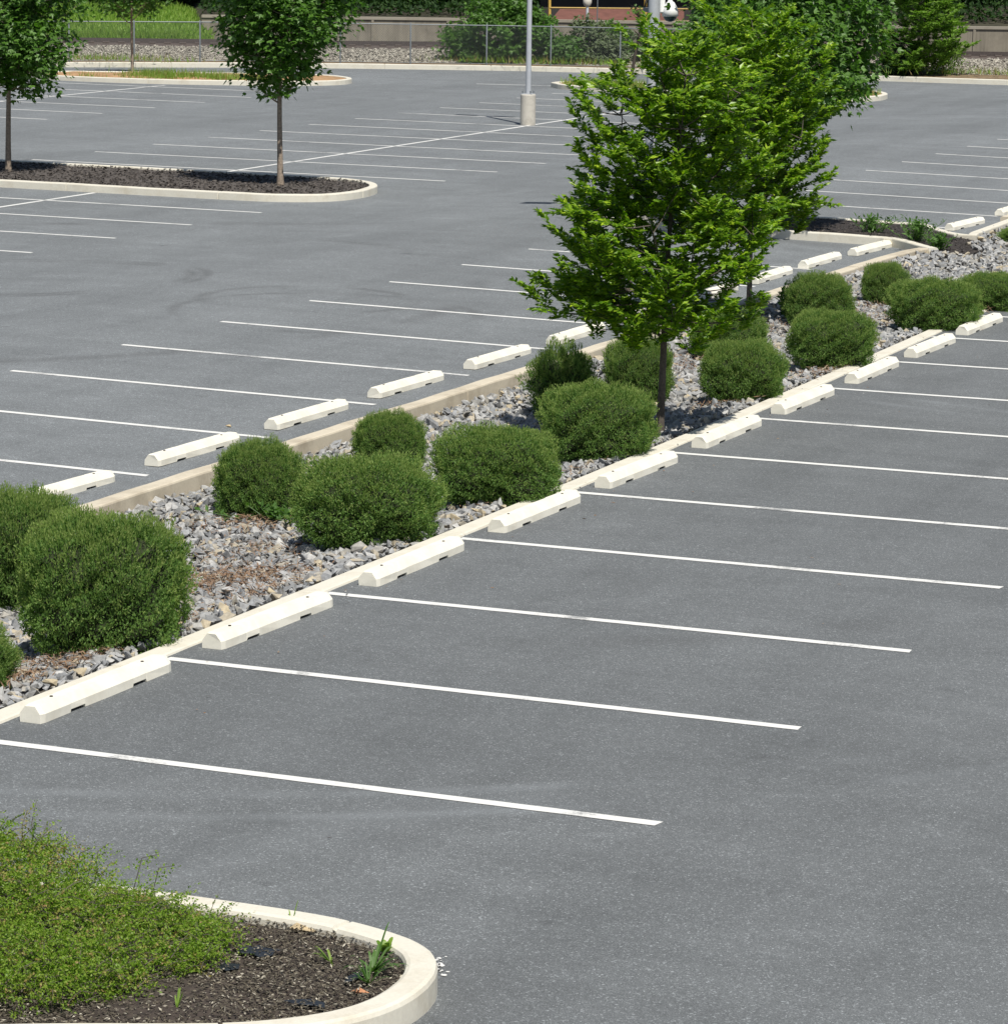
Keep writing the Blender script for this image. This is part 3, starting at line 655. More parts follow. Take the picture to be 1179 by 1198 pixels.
# ------------------------------------------------------------------ trees
def interp(prof, h): return np.interp(h, [p[0] for p in prof], [p[1] for p in prof])
def tree(name, base, prof, clear, trunk_r, nclump, per, L, W, leaf_m, label, cat='tree', group=None, seed=0, style='spray', lean=(0, 0), bark=M_BARK, asym=0, rot=0, csize=1.0, nlimb=20):
    global rng
    keep = rng; rng = np.random.default_rng(seed + 100)
    H = prof[-1][0]; t = empty(name, base); tag(t, label, cat, group)
    tr = Acc(); lv = Acc()
    zs = np.linspace(-.1, H * .93, 16); wob = [.05 * H / 4 * math.sin(z * 1.1 + seed) * (z / H) for z in zs]
    TP = np.array([(lean[0] * z / H + w_, lean[1] * z / H + w_ * .6, z) for z, w_ in zip(zs, wob)])
    TR = [trunk_r * ((1 + .35 * math.exp(-z * 6)) if z > 0 else 1.4) * (1 - .86 * max(z, 0) / H) for z in zs]
    tube(tr, TP, TR, 9)
    def tp(z): return np.array([np.interp(z, TP[:, 2], TP[:, 0]), np.interp(z, TP[:, 2], TP[:, 1]), z])
    lo = prof[0][0]; cen = []
    hh = np.linspace(lo, H, 200); wgt = interp(prof, hh) ** 1.55 + .02; wgt /= wgt.sum()
    ph = rng.uniform(0, 6.28, 4)
    while len(cen) < nclump:
        h = rng.choice(hh, p=wgt) + rng.uniform(-.02, .02); Rr = interp(prof, h); u = rng.uniform(.0, 1) ** .5; an = rng.uniform(0, 2 * math.pi)
        lob = 1 + .15 * math.sin(3 * an + ph[0] + h * 2.3) + .10 * math.sin(5 * an + ph[1] - h * 3.1) + asym * math.cos(an - rot)
        r_ = min(Rr * u * lob, Rr * (1.06 + max(asym, 0) * max(math.cos(an - rot), 0)))
        c = tp(min(h, H * .93)) + np.array([math.cos(an) * r_, math.sin(an) * r_, h - min(h, H * .93)])
        dmin = (.26 if style == 'spray' else .25) * csize
        if len(cen) and min(np.linalg.norm(np.array([q[0] for q in cen]) - c, axis=1)) < dmin and rng.random() < .8: continue
        cen.append((c, an, u))
    LP = [TP[i] for i in range(len(TP)) if TP[i][2] > clear + .1]
    for q in range(nlimb):
        z0 = clear + .05 + (H * .86 - clear) * (q / nlimb) ** 1.1; an = q * 2.4 + seed; dr_ = np.array([math.cos(an), math.sin(an), 0]); Rr = interp(prof, min(z0 + .5 * H / 5, H * .97)) * rng.uniform(.7, .92)
        tt = np.linspace(0, 1, 8)[:, None]; rise = Rr * rng.uniform(.55, 1.1); P_ = tp(z0) + dr_ * Rr * tt ** .85; P_[:, 2] += rise * tt[:, 0] ** 1.25
        P_[1:] += np.cumsum(rng.normal(size=(7, 3)) * .02 * Rr, axis=0); P_[:, 2] = np.minimum(P_[:, 2], H * .98)
        tube(tr, P_, [trunk_r * (.34 - .18 * q / nlimb) * (1 - .85 * i / 7) + .002 for i in range(8)], 6); LP += list(P_[1:])
    LP = np.array(LP)
    for (c, an, u) in cen:
        rad3 = np.array([math.cos(an), math.sin(an), 0]); el = rng.uniform(.4, 1.15) if u < .8 else rng.uniform(.25, .95)
        d = unit(rad3 * math.cos(el) + np.array([0, 0, 1]) * math.sin(el) + rng.normal(size=3) * .15)
        axis0 = tp(min(c[2], H * .9)); ro = math.hypot(*(c - axis0)[:2])
        dd_ = np.linalg.norm(LP - c, axis=1) + np.clip(LP[:, 2] - c[2], 0, 9) * 1.5; s0 = LP[np.argmin(dd_)]
        tube(tr, [s0, (s0 + c) / 2 + np.array([0, 0, -.02]), c, c + d * .2 * csize], [.008, .006, .004, .002], 4)
        if style == 'spray':
            side = unit(np.cross(d, [0, 0, 1])); up = np.cross(side, d)
            Ps = []; Ds = []
            for q in range(rng.integers(6, 10)):
                s = rng.uniform(-.22, .26) * csize; sg = 1 if q % 2 else -1
                st = c + d * s + rng.normal(size=3) * .02; fwd = unit(d * rng.uniform(.5, 1.2) + side * sg * rng.uniform(.4, 1.1) + up * rng.uniform(-.15, .35) + np.array([0, 0, rng.uniform(-.12, .5)]))
                ln = rng.uniform(.14, .34) * csize; m_ = max(int(per * ln / .24 / 7), 3)
                tt = np.linspace(.05, 1, m_); droop = -.10 * tt ** 2 * ln * 3
                pp = st + fwd * (tt * ln)[:, None]; pp[:, 2] += droop * .5
                sd = unit(np.cross(fwd, [0, 0, 1]))
                al = np.where(np.arange(m_) % 2 == 0, 1, -1)[:, None]
                Ps.append(pp); Ds.append(fwd * .8 + sd * al * .8 + np.array([0, 0, -.28]) + rng.normal(size=(m_, 3)) * .25)
            Ps = np.concatenate(Ps); Ds = np.concatenate(Ds); n = len(Ps)
            Nn = np.array([0, 0, 1.0]) + rad3 * .45 + rng.normal(size=(n, 3)) * .42
            l_ = rng.uniform(.7, 1.25, n) * L; leaves(lv, Ps, Ds, Nn, l_, l_ * W / L, .12, 0, .42)
        elif style == 'maple':
            n = per; q = rng.normal(size=(n, 3)) * np.array([.15, .15, .10]) * csize; Ps = c + q + d * .05
            Ds = rad3 * .6 + q * 4 + np.array([0, 0, -.45]) + rng.normal(size=(n, 3)) * .4; Nn = np.array([0, 0, .9]) + rad3 * .5 + rng.normal(size=(n, 3)) * .4
            lobed(lv, Ps, Ds, Nn, rng.uniform(.7, 1.25, n) * L)
        else:   # needle or loose clump
            n = per; q = rng.normal(size=(n, 3)) * np.array([.16, .16, .10]) * csize
            leaves(lv, c + q, q + d * .15 + rng.normal(size=(n, 3)) * .1 + np.array([0, 0, .08]), rng.normal(size=(n, 3)) + np.array([0, 0, .6]), rng.uniform(.7, 1.3, n) * L, W, .1)
    link('trunk', tr.mesh('trunk', [bark], True), t); link('crown', lv.mesh('crown', [leaf_m]), t)
    rng = keep; return t
b1 = ground_at(771, 513, .0, ZM)
ang_left = math.atan2(-RT[1], -RT[0])
tree('elm_tree', tuple(b1), [(1.02, .3), (1.12, .82), (1.3, 1.06), (1.8, 1.10), (2.15, 1.06), (2.5, .92), (2.85, .84), (3.2, .80), (3.7, .82), (4.0, .68), (4.2, .42)], 1.05, .044, 240, 200, .084, .037, M_ZEL,
     'bright green leafy tree in front, standing on the gravel right behind the near kerb', group='elms on the gravel strip', seed=3, asym=.15, rot=ang_left, csize=1.08, lean=(.15, .06), bark=M_BARK)
yy = 26.2; b2 = np.array([-3.55, yy]); 
best = min(np.arange(22, 31, .02), key=lambda y: abs(((np.array([-3.6, y, ZM(-3.6, y)]) - CAMP) @ RT) / ((np.array([-3.6, y, ZM(-3.6, y)]) - CAMP) @ FW) * FPX + 589.5 - 875))
tree('elm_tree', (-3.6, best, ZM(-3.6, best)), [(1.2, .3), (1.35, .85), (1.8, .95), (2.4, .97), (3.0, .86), (3.6, .84), (4.0, .66), (4.3, .4)], 1.25, .042, 190, 190, .088, .039, M_ZEL,
     'second bright green tree, rear one partly hidden by the front tree', group='elms on the gravel strip', csize=1.1, seed=8, bark=M_BARK)
bm_ = ground_at(905, 270, .1)
mp = [(1.75, .25), (1.9, .8), (2.3, 1.5), (2.8, 1.75), (3.6, 1.75), (4.6, 1.45), (5.6, .9), (6.3, .2)]
tree('maple_tree', tuple(bm_), mp, 1.7, .06, 260, 58, .115, 0, M_MAP, 'broad maple behind the two leafy trees, on the small mulched island', group='maples on the islands', seed=21, style='maple', csize=1.25, bark=M_BARK)
bA = ground_at(10, 200, .1); bB = ground_at(328, 217, .1)
tree('maple_tree', tuple(bA), [(1.65, .2), (1.8, .7), (2.2, 1.15), (3, 1.32), (4, 1.3), (5, 1.0), (5.8, .2)], 1.6, .062, 270, 46, .12, 0, M_MAP, 'maple with bright leaves at the left edge of the long mulched island', group='maples on the islands', seed=31, style='maple', csize=1.2, bark=M_BARKL)
tree('maple_tree', tuple(bB), [(1.7, .2), (1.9, .40), (2.15, .45), (2.4, .62), (2.75, .85), (3.05, 1.12), (4.2, 1.2), (5.1, .9), (5.9, .2)], 1.6, .062, 260, 48, .12, 0, M_MAP, 'dark narrow maple at the rounded end of the long mulched island', group='maples on the islands', seed=35, style='maple', csize=1.15, bark=M_BARKL)
bC = ground_at(155, 84, .1)
tree('young_tree', tuple(bC), [(1.75, .25), (2.0, .9), (2.5, 1.3), (3.2, 1.2), (4.0, .7), (4.6, .15)], 1.5, .05, 110, 30, .13, 0, M_MAP, 'slender young tree on the far left island of dry soil', group='young trees on the far islands', seed=41, style='maple', csize=1.2, bark=M_BARKL)
bD = ground_at(737, 97, .1)
tree('young_tree', tuple(bD), [(2.0, .3), (2.5, .55), (3.2, .7), (4.2, .45), (5, .1)], 1.2, .055, 16, 22, .12, 0, M_MAP, 'nearly bare leaning young tree on the far grassy island', group='young trees on the far islands', seed=43, style='maple', csize=1, lean=(.75, .3), bark=M_BARKD)

# ------------------------------------------------------------------ railway side beyond the far kerb
PXS = [-260, -90, 85, 240, 400, 620, 790, 950, 1179, 1340, 1500]
KB = [79, 78, 78, 78, 79, 81, 86, 92, 98, 101, 103]
base_pts = []
for px, ry_ in zip(PXS, KB):
    base_pts.append(ground_at(px, ry_))
base_pts = np.array(base_pts)
# smooth the surveyed line a little
for _ in range(3): base_pts[1:-1] = .25 * base_pts[:-2] + .5 * base_pts[1:-1] + .25 * base_pts[2:]
DEP = (base_pts - CAMP) @ FW
def dep_at(px): return float(np.interp(px, PXS, DEP))
kerb('kerb', [tuple(p[:2]) for p in base_pts], .18, G, .17, -.3, M_KERB, 'long pale kerb along the fence at the far edge of the car park', side=1, joint=3.6, step=.5)
T0 = {'foot': [71, 71, 71, 71.5, 72, 74.5, 79, 84, 88, 90, 92],      # rows in the surveyed view
      'top': [52, 52, 52, 54, 56, 57.5, 61, 65.5, 69, 71, 72],
      'wallbase': [44, 44, 44, 46, 48, 50, 53, 57, 61, 63, 64],
      'walltop': [15, 15, 16, 17, 19, 22, 25, 28.5, 31, 32, 33]}
def prow(key, px): return float(np.interp(px, PXS, T0[key]))
dense = list(range(-260, 1501, 20))
def band(name, rows, m_, label, kind='structure', jit=0):
    """terrain ribbon whose cross-section is given at (row-key, extra distance)"""
    V = []; nx = len(dense)
    for (fn, off) in rows:
        for px in dense:
            V.append(fn(px, dep_at(px) + off))
    F = [(j * nx + i, j * nx + i + 1, (j + 1) * nx + i + 1, (j + 1) * nx + i) for j in range(len(rows) - 1) for i in range(nx - 1)]
    a = Acc(); a.add(V, F); o = link(name, a.mesh(name, [m_], True)); tag(o, label, kind=kind); return o
def rowpt(key, dr=0): return lambda px, d: at(px, prow(key, px) + dr, d)
def kerbline(h): return lambda px, d: (lambda p: np.array([p[0], p[1], G(p[0], p[1]) + h]))(at(px, 75, d))
band('verge', [(kerbline(.13), .15), (rowpt('foot'), 1.6), (rowpt('foot', -1), 2.4)], M_VERGE, 'narrow dirt verge behind the far kerb')
band('railway_bed', [(rowpt('foot', .5), 1.8), (rowpt('top', 1), 7.0), (rowpt('top', -3), 8.2), (rowpt('wallbase', 1.5), 13.5), (rowpt('wallbase', 5), 18)], M_TIE, 'raised railway bed of dark stone', jit=.1)
# ballast stones
a = Acc(); P = []
for _ in range(30000):
    px = rng.uniform(-40, 1260); u = rng.uniform(0, 1); d = dep_at(px) + 1.8 + u * 5.4
    r0 = prow('foot', px) + .5; r1 = prow('top', px) + 1
    p0 = at(px, r0, dep_at(px) + 1.8); p1 = at(px, r1, dep_at(px) + 7.0)
    P.append(p0 + (p1 - p0) * u + np.array([0, 0, rng.uniform(-.02, .05)]))
scatter_rocks(a, np.array(P), rng.uniform(.07, .17, len(P)))
tag(link('railway_ballast', a.mesh('railway_ballast', [M_BALL])), 'pale brown railway ballast stones sloping up behind the fence', 'ballast', kind='stuff')
# rails
tk = empty('railway_track', tuple(at(400, 55, dep_at(400) + 9))); tag(tk, 'rusty railway track running behind the chain link fence', 'railway track')
off = Vector(tk.location)
def rel(p): return tuple(np.array(p) - np.array(tk.location))
for (offd, dr) in ((8.6, -6.5), (10.1, -8.6)):
    a = Acc(); pts = [rel(at(px, prow('top', px) + dr, dep_at(px) + offd)) for px in dense]
    for w, z0, z1 in ((.035, 0.02, .0), ):
        V = []; 
        for p in pts:
            p = np.array(p); V += [p + (0, 0, -.22), p + (0, 0, 0), p + (-.03, .07, 0), p + (-.03, .07, -.22)]
        F = []
        for i in range(len(pts) - 1):
            for j in range(4): F.append((i * 4 + j, i * 4 + (j + 1) % 4, (i + 1) * 4 + (j + 1) % 4, (i + 1) * 4 + j))
        a.add(V, F)
    link('rail', a.mesh('rail', [M_RAIL]), tk)
a = Acc()
for px in np.arange(-200, 1400, 18):
    p0 = np.array(rel(at(px, prow('top', px) - 3.0, dep_at(px) + 7.9))); p1 = np.array(rel(at(px, prow('top', px) - 6.5, dep_at(px) + 11)))
    V = []
    for p in (p0, p1): 
        for s in (-.12, .12): V += [p + RT * s + (0, 0, -.15), p + RT * s + (0, 0, .03)]
    a.add(V, [(0, 1, 3, 2), (4, 6, 7, 5), (1, 5, 7, 3), (0, 4, 5, 1), (2, 3, 7, 6)])
link('sleepers', a.mesh('sleepers', [M_TIE]), tk)['kind'] = 'stuff'

# retaining wall right of the grass bank
wpx = list(range(236, 1501, 22)); WO = 17.5
t = empty('concrete_wall', tuple(at(600, 50, dep_at(600) + WO))); tag(t, 'long stained concrete wall beyond the railway track', 'wall')
org = np.array(t.location); a = Acc(); c_ = Acc()
tops = [at(px, prow('walltop', px), dep_at(px) + WO) - org for px in wpx]
def ribbon(acc, lowz, hiz, thick, front=0):
    V = []
    for p in tops:
        q = p + FW * np.array([1, 1, 0]) * thick; f0 = p - FW * np.array([1, 1, 0]) * front
        V += [f0 + (0, 0, lowz), f0 + (0, 0, hiz), q + (0, 0, hiz), q + (0, 0, lowz)]
    n = len(tops); F = [(i * 4 + j, (i + 1) * 4 + j, (i + 1) * 4 + (j + 1) % 4, i * 4 + (j + 1) % 4) for i in range(n - 1) for j in range(4)]
    acc.add(V, F); acc.add(V[:4], [(0, 1, 2, 3)])
ribbon(a, -3.2, -.10, .4); link('wall_body', a.mesh('wall_body', [M_WALL]), t)
ribbon(c_, -.10, 0, .45, .05); link('coping', c_.mesh('coping', [M_CAP]), t)
for i, px in enumerate(range(260, 1400, 88)):
    a = Acc(); p = at(px, prow('walltop', px), dep_at(px) + WO) - org
    V = [p + RT * s - FW * f * np.array([1, 1, 0]) + (0, 0, z) for s in (-.05, .05) for f in (-.02, .045) for z in (-3.1, -.11)]
    a.add(V, [(0, 1, 3, 2), (2, 3, 7, 6), (6, 7, 5, 4), (1, 5, 7, 3)]); link('wall_rib', a.mesh('wall_rib', [M_WALL]), t)

# ground behind the wall / bank at left
dense_r = dense
band('hill', [(lambda px, d: at(px, (prow('walltop', px) + 1.5) if px > 236 else prow('wallbase', px) + 2, d), WO + (.3)),
              (lambda px, d: at(px, (prow('walltop', px) + 1 if 600 < px < 880 else 6) if px > 236 else 26, d), WO + 5), (lambda px, d: at(px, -2 if px > 236 else 12, d), WO + 10),
              (lambda px, d: at(px, -14 if px > 236 else 2, d), WO + 20), (lambda px, d: at(px, -60, d), WO + 60), (lambda px, d: at(px, -110, d), WO + 160), (lambda px, d: at(px, -100, d), WO + 700)], M_FFL, 'wooded ground rising behind the railway')
# grassy bank (left), real blades
band_px = list(range(-260, 262, 18)); rowsB = [(46, 12.5), (40, 13.5), (24, 17.5), (12, 22), (7, 26), (9, 30)]
V = []
for (rr, off_) in rowsB:
    for px in band_px: V.append(at(px, rr + max(px - 205, 0) * .32, dep_at(px) + off_))
nx = len(band_px); a = Acc(); a.add(V, [(j * nx + i, j * nx + i + 1, (j + 1) * nx + i + 1, (j + 1) * nx + i) for j in range(len(rowsB) - 1) for i in range(nx - 1)])
tag(link('grass_bank', a.mesh('grass_bank', [M_BGR], True)), 'sunlit green bank beyond the railway on the left', kind='structure')
a = Acc(); P = []
for _ in range(26000):
    px = rng.uniform(-120, 250); u = rng.uniform(0, 4); j = int(u); f_ = u - j
    rr = rowsB[j][0] * (1 - f_) + rowsB[j + 1][0] * f_; oo = rowsB[j][1] * (1 - f_) + rowsB[j + 1][1] * f_
    P.append(at(px, rr + max(px - 205, 0) * .32, dep_at(px) + oo))
P = np.array(P); n = len(P); h_ = rng.uniform(.12, .34, n)
leaves(a, P - np.array([0, 0, .03]), rnd(n) * .4 + np.array([0, 0, 1.]), rnd(n), h_, .05, .1, 0, .3)
tag(link('bank_grass', a.mesh('bank_grass', [M_GRA])), 'tall light green grass covering the railway bank at top left', 'grass', kind='stuff')

# chain link fence
fpx = [-75, 1, 81, 157, 234, 316, 398, 480, 569, 644, 725, 805, 895, 986]
FH = 1.33
fb = [np.array([*(at(px, 75, dep_at(px) + .75)[:2]), 0]) for px in fpx]
for p in fb: p[2] = G(p[0], p[1]) + .15
t = empty('chain_link_fence', tuple(fb[6])); tag(t, 'low galvanised chain link fence along the far kerb in front of the railway', 'fence'); o0 = fb[6].copy()
for p in fb:
    a = Acc(); q = p - o0; tube(a, [q + (0, 0, -.3), q + (0, 0, FH + .02), q + (0, 0, FH + .06)], [.028, .028, .012], 8); link('post', a.mesh('post', [M_GALV], True), t)
a = Acc(); tube(a, [p - o0 + (0, 0, FH) for p in fb], .019, 6); link('top_rail', a.mesh('top_rail', [M_GALV], True), t)
a = Acc(); tube(a, [p - o0 + (0, 0, .04) for p in fb], .010, 5); link('tension_wire', a.mesh('tension_wire', [M_GALV], True), t)
a = Acc(); Vs = []; Fs = []
for i in range(len(fb) - 1):
    A_, B_ = fb[i] - o0, fb[i + 1] - o0; L_ = np.linalg.norm(B_ - A_); T_ = (B_ - A_) / L_; st = .085; hgt = FH - .05
    for sgn in (1, -1):
        k = -hgt
        while k < L_:
            u0, u1 = k, k + hgt; z0, z1 = (.04, FH - .01) if sgn > 0 else (FH - .01, .04)
            a0 = max(0, (0 - u0) / hgt); a1 = min(1, (L_ - u0) / hgt)
            if a1 > a0:
                q0 = A_ + T_ * (u0 + a0 * hgt) + (0, 0, z0 + (z1 - z0) * a0); q1 = A_ + T_ * (u0 + a1 * hgt) + (0, 0, z0 + (z1 - z0) * a1)
                w_ = .0036; n0 = len(Vs); pr = T_ * w_
                Vs += [q0 - pr, q0 + pr, q1 + pr, q1 - pr]; Fs.append((n0, n0 + 1, n0 + 2, n0 + 3))
            k += st
a.add(Vs, Fs); link('wire_mesh', a.mesh('wire_mesh', [m_plain('dark_wire', (.09, .10, .105), .6, .2, .1)]), t)

# rail-side structure beyond the wall
def P3(px, py, d): return at(px, py, d)
DB = dep_at(700) + WO + .9
t = empty('rail_shed', tuple(P3(700, 24, DB))); tag(t, 'dark railway structure with rusty red sloped roof and yellow rails, beyond the wall', 'building'); o0 = np.array(t.location)
def quadslab(name, pts, th, m_):
    a = Acc(); V = [np.array(p) - o0 for p in pts]; W_ = [v + FW * th for v in V]
    a.add(V + W_, [(0, 1, 2, 3), (7, 6, 5, 4), (0, 4, 5, 1), (1, 5, 6, 2), (2, 6, 7, 3), (3, 7, 4, 0)]); return link(name, a.mesh(name, [m_]), t)
quadslab('sloped_roof', [P3(644, 23, DB), P3(800, 23, DB), P3(800, 10, DB + 1.5), P3(655, 10, DB + 1.5)], .1, M_RED)
quadslab('beam', [P3(640, 26, DB - .2), P3(806, 26, DB - .2), P3(806, 23.2, DB - .2), P3(640, 23.2, DB - .2)], .3, M_BEAM)
quadslab('back_wall', [P3(632, 26, DB + 3.2), P3(860, 26, DB + 3.2), P3(860, -60, DB + 3.2), P3(632, -60, DB + 3.2)], .2, M_DARKB)
quadslab('canopy', [P3(628, -52, DB + 1.7), P3(862, -52, DB + 1.7), P3(862, -60, DB + 3.4), P3(628, -60, DB + 3.4)], .1, M_RED)
for px in (643, 755, 820):
    a = Acc(); tube(a, [P3(px, 24, DB - .3) - o0, P3(px, -50, DB - .3) - o0], .055, 6); link('post', a.mesh('post', [M_YEL]), t)
a = Acc(); tube(a, [P3(643, 8.5, DB - .35) - o0, P3(840, 10.5, DB - .35) - o0], .03, 6); link('handrail', a.mesh('handrail', [M_YEL]), t)
# signal post standing at the wall
dS = dep_at(687) + 15
t = empty('signal_post', tuple(P3(687, 50, dS))); tag(t, 'grey round-headed signal post before the rusty red roof', 'signal'); o0 = np.array(t.location)
a = Acc(); tube(a, [P3(687, 50, dS) - o0, P3(687, 7, dS) - o0], [.07, .055], 8); link('post', a.mesh('post', [M_POLE], True), t)
a = Acc(); hs = [(8, .06), (6, .13), (3, .17), (0, .17), (-3, .12), (-5, .05)]; tube(a, [P3(687, r_, dS) - o0 for r_, _ in hs], [q for _, q in hs], 10); link('signal_head', a.mesh('signal_head', [M_BASE], True), t)
t = empty('thin_pole', tuple(P3(698, 52, dS + .5))); tag(t, 'thin light pole right of the signal post', 'pole'); o0 = np.array(t.location)
a = Acc(); tube(a, [(0, 0, -.3), (0, 0, 2.8)], .022, 6); link('shaft', a.mesh('shaft', [M_GALV], True), t)
a = Acc(); tube(a, [(0, 0, 2.8), (0, 0, 2.84)], [.035, .03], 6); link('cap', a.mesh('cap', [M_GALV], True), t)

# ------------------------------------------------------------------ lamp posts
def lamp_post(base, r, H, base_r, base_h, label):
    t = empty('lamp_post', tuple(base)); tag(t, label, 'lamp post', 'lamp posts')
    a = Acc(); tube(a, [(0, 0, -.2), (0, 0, base_h - .02), (0, 0, base_h)], [base_r, base_r, base_r - .02], 28); link('concrete_base', a.mesh('concrete_base', [M_BASE]), t)
    a = Acc(); box(a, (-r * 1.9, -r * 1.9, base_h), (r * 1.9, r * 1.9, base_h + .025)); bp_ = link('base_plate', a.mesh('base_plate', [M_POLE]), t)
    for sx in (-1, 1):
        for sy in (-1, 1):
            a = Acc(); tube(a, [(sx * r * 1.5, sy * r * 1.5, base_h + .02), (sx * r * 1.5, sy * r * 1.5, base_h + .09)], .02, 6); link('bolt', a.mesh('bolt', [M_GALV]), bp_)
    a = Acc(); tube(a, [(0, 0, base_h + .02), (0, 0, H)], [r, r * .8], 20); link('pole', a.mesh('pole', [M_POLE], True), t)
    for s in (-1, 1):
        a = Acc(); box(a, (s * .25 if s > 0 else -.85, -.16, H - .08), (.85 if s > 0 else -.25, .16, H + .06)); link('lamp_head', a.mesh('lamp_head', [M_POLE]), t)
    a = Acc(); tube(a, [(-.3, 0, H - .03), (.3, 0, H - .03)], .03, 8); link('arm', a.mesh('arm', [M_POLE], True), t)
    return t
lamp_post(ground_at(617.3, 146), 0.072, 5.9, .20, .80, 'slim grey lamp post on a round concrete base, out in the open bays')
l2 = ground_at(760, 258, 0.1)
lamp_post(l2, .115, 7.4, .30, .7, 'thick grey lamp post rising behind the leafy tree')
dC = float((l2 - CAMP) @ FW)
t = empty('security_camera', tuple(at(778, 6, dC))); tag(t, 'white dome security camera hanging beside the thick lamp post', 'security camera')
o0 = np.array(t.location)
a = Acc(); tube(a, [at(770, 1, dC) - o0, at(776, -6, dC) - o0, at(783, -6, dC) - o0, at(784, 2, dC) - o0], [.05, .05, .05, .05], 10); link('bracket', a.mesh('bracket', [M_WHITE], True), t)
a = Acc(); c0 = at(784, 12, dC) - o0
pr = [(.17, .03), (.15, .07), (.08, .11), (0.0, .145), (-.10, .148), (-.105, .13)]
tube(a, [c0 + (0, 0, z) for z, _ in pr], [q for _, q in pr], 18); link('housing', a.mesh('housing', [M_WHITE], True), t)
a = Acc(); pr = [(-.10, .125), (-.14, .115), (-.18, .08), (-.20, .02)]; tube(a, [c0 + (0, 0, z) for z, _ in pr], [q for _, q in pr], 16); link('dome', a.mesh('dome', [M_DOME], True), t)
a = Acc(); tube(a, [at(773.5, -3, dC) - o0, at(773.5, 14, dC) - o0], [.075, .06], 12); link('power_box', a.mesh('power_box', [M_WHITE], True), t)
a = Acc()
tube(a, [at(760, 11, dC) - o0 - (0, 0, .04), at(760, 11, dC) - o0 + (0, 0, .04)], .125, 16); link('band', a.mesh('band', [M_GALV], True), t)

# ------------------------------------------------------------------ bushes and woods beyond the fence
def bush(name, px, py, dpt, w, h, label, seed, leaf_m=M_MAP, n=60, L=.13, group='wild bushes behind the fence', style='maple'):
    base = at(px, py, dpt)
    return tree(name, tuple(base), [(.02, w * .55), (h * .25, w * .95), (h * .6, w), (h * .85, w * .65), (h, w * .12)], .02, .03, n, 34, L, .03, leaf_m, label, 'bush', group, seed, style, csize=.95, bark=M_BARKD)
dF = dep_at(580) + 2.6
bush('wild_bush', 582, 72, dF, 1.30, 2.5, 'tall dark bush behind the fence left of the slim lamp post', 51, M_MAP, 150)
bush('wild_bush', 541, 71, dF + .5, .7, 1.25, 'dark bush behind the fence, leftmost of the group there', 52, M_SHR and M_MAP, 50)
bush('wild_bush', 625, 75, dF, .85, 1.9, 'leafy bush behind the fence just right of the slim lamp post', 53, M_MAP, 70)
bush('wild_bush', 656, 76, dF - .3, .62, .95, 'round bright bush behind the fence near the rusty roof', 54, M_WEE, 45)
bush('wild_bush', 686, 77, dF + .6, .7, 1.6, 'pale spreading bush behind the fence below the signal post', 55, M_SHG, 50)
bush('wild_bush', 709, 78, dF, .6, 1.0, 'greyish weed clump behind the fence left of the bare young tree', 56, M_SHG, 40)
bush('wild_bush', 720, 68, dF + 3, .45, 1.35, 'small sapling bush against the concrete wall', 57, M_MAP, 22)
bush('wild_bush', 757, 80, dF + .5, .5, 1.5, 'upright bush behind the fence beside the thick lamp post', 58, M_SHG, 40)
bush('wild_bush', 556, 72, dF - .6, .4, .35, 'low weed clump at the foot of the fence', 59, M_WEE, 16)
bush('wild_bush', 820, 84, dF + .5, 1.0, 2.0, 'leafy bush behind the fence, seen past the leafy tree crown', 60, M_MAP, 60)
bush('wild_bush', 880, 86, dF + .5, 1.0, 1.9, 'bush behind the fence hidden mostly by the broad maple', 61, M_MAP, 60)
# evergreen at right
dP = dep_at(1075) + 1.4
tree('pine_tree', tuple(at(1074, 87, dP)), [(.12, .5), (.35, 1.30), (.9, 1.55), (1.3, 1.1), (1.7, 1.35), (2.1, 1.0), (2.5, 1.05), (3.0, .75), (3.8, .45), (4.5, .08)], .15, .10, 105, 190, .15, .045, M_PIN_N,
     'bushy evergreen pine on the far kerb at the right', seed=71, style='spray', csize=1.5, bark=M_BARKD)
bush('wild_bush', 1048, 87, dP - .1, .6, .7, 'low dark bush at the left foot of the evergreen', 72, M_FOR, 35)
bush('wild_bush', 1103, 88, dP, .65, 1.1, 'low green bush at the right foot of the evergreen', 73, M_PIN_N, 45, style='needle')
# woodland trees with low canopies
k = 0
for (px, off_, w, h) in [(-60, 33, 6, 11), (60, 36, 6.5, 12), (190, 35, 6, 12), (290, 29, 5, 11), (370, 27, 4.6, 10), (450, 26, 4.6, 11), (525, 27, 4.6, 11), (600, 29, 5, 12), (690, 33, 5, 12), (790, 30, 5, 12), (880, 27, 5, 11),
                         (965, 27, 4.6, 11), (1050, 27, 4.8, 12), (1130, 26, 4.6, 11), (1215, 27, 5, 12)]:
    d = dep_at(px) + off_; rr = np.interp(off_ - WO, [0, 5, 10, 20], [prow('walltop', px), 6, -2, -14] if px > 236 else [44, 26, 12, 2])
    tree('woodland_tree', tuple(at(px, rr, d) - np.array([0, 0, .1])), [(2.0, w * .7), (2.4, w * .95), (3, w), (6, w), (9, w * .7), (h, .5)], 1.2, .2, 230, 34, .5, .2, M_FOR,
         ['dark woodland tree beyond the grass bank, %s from the left' % ORD[k], 'dark woodland tree behind the concrete wall, %s from the left edge of the wood' % ORD[k]][px > 236], group='woodland trees behind the railway', seed=200 + k, style='maple', csize=4.2, bark=M_BARKD); k += 1
a = Acc(); P = []
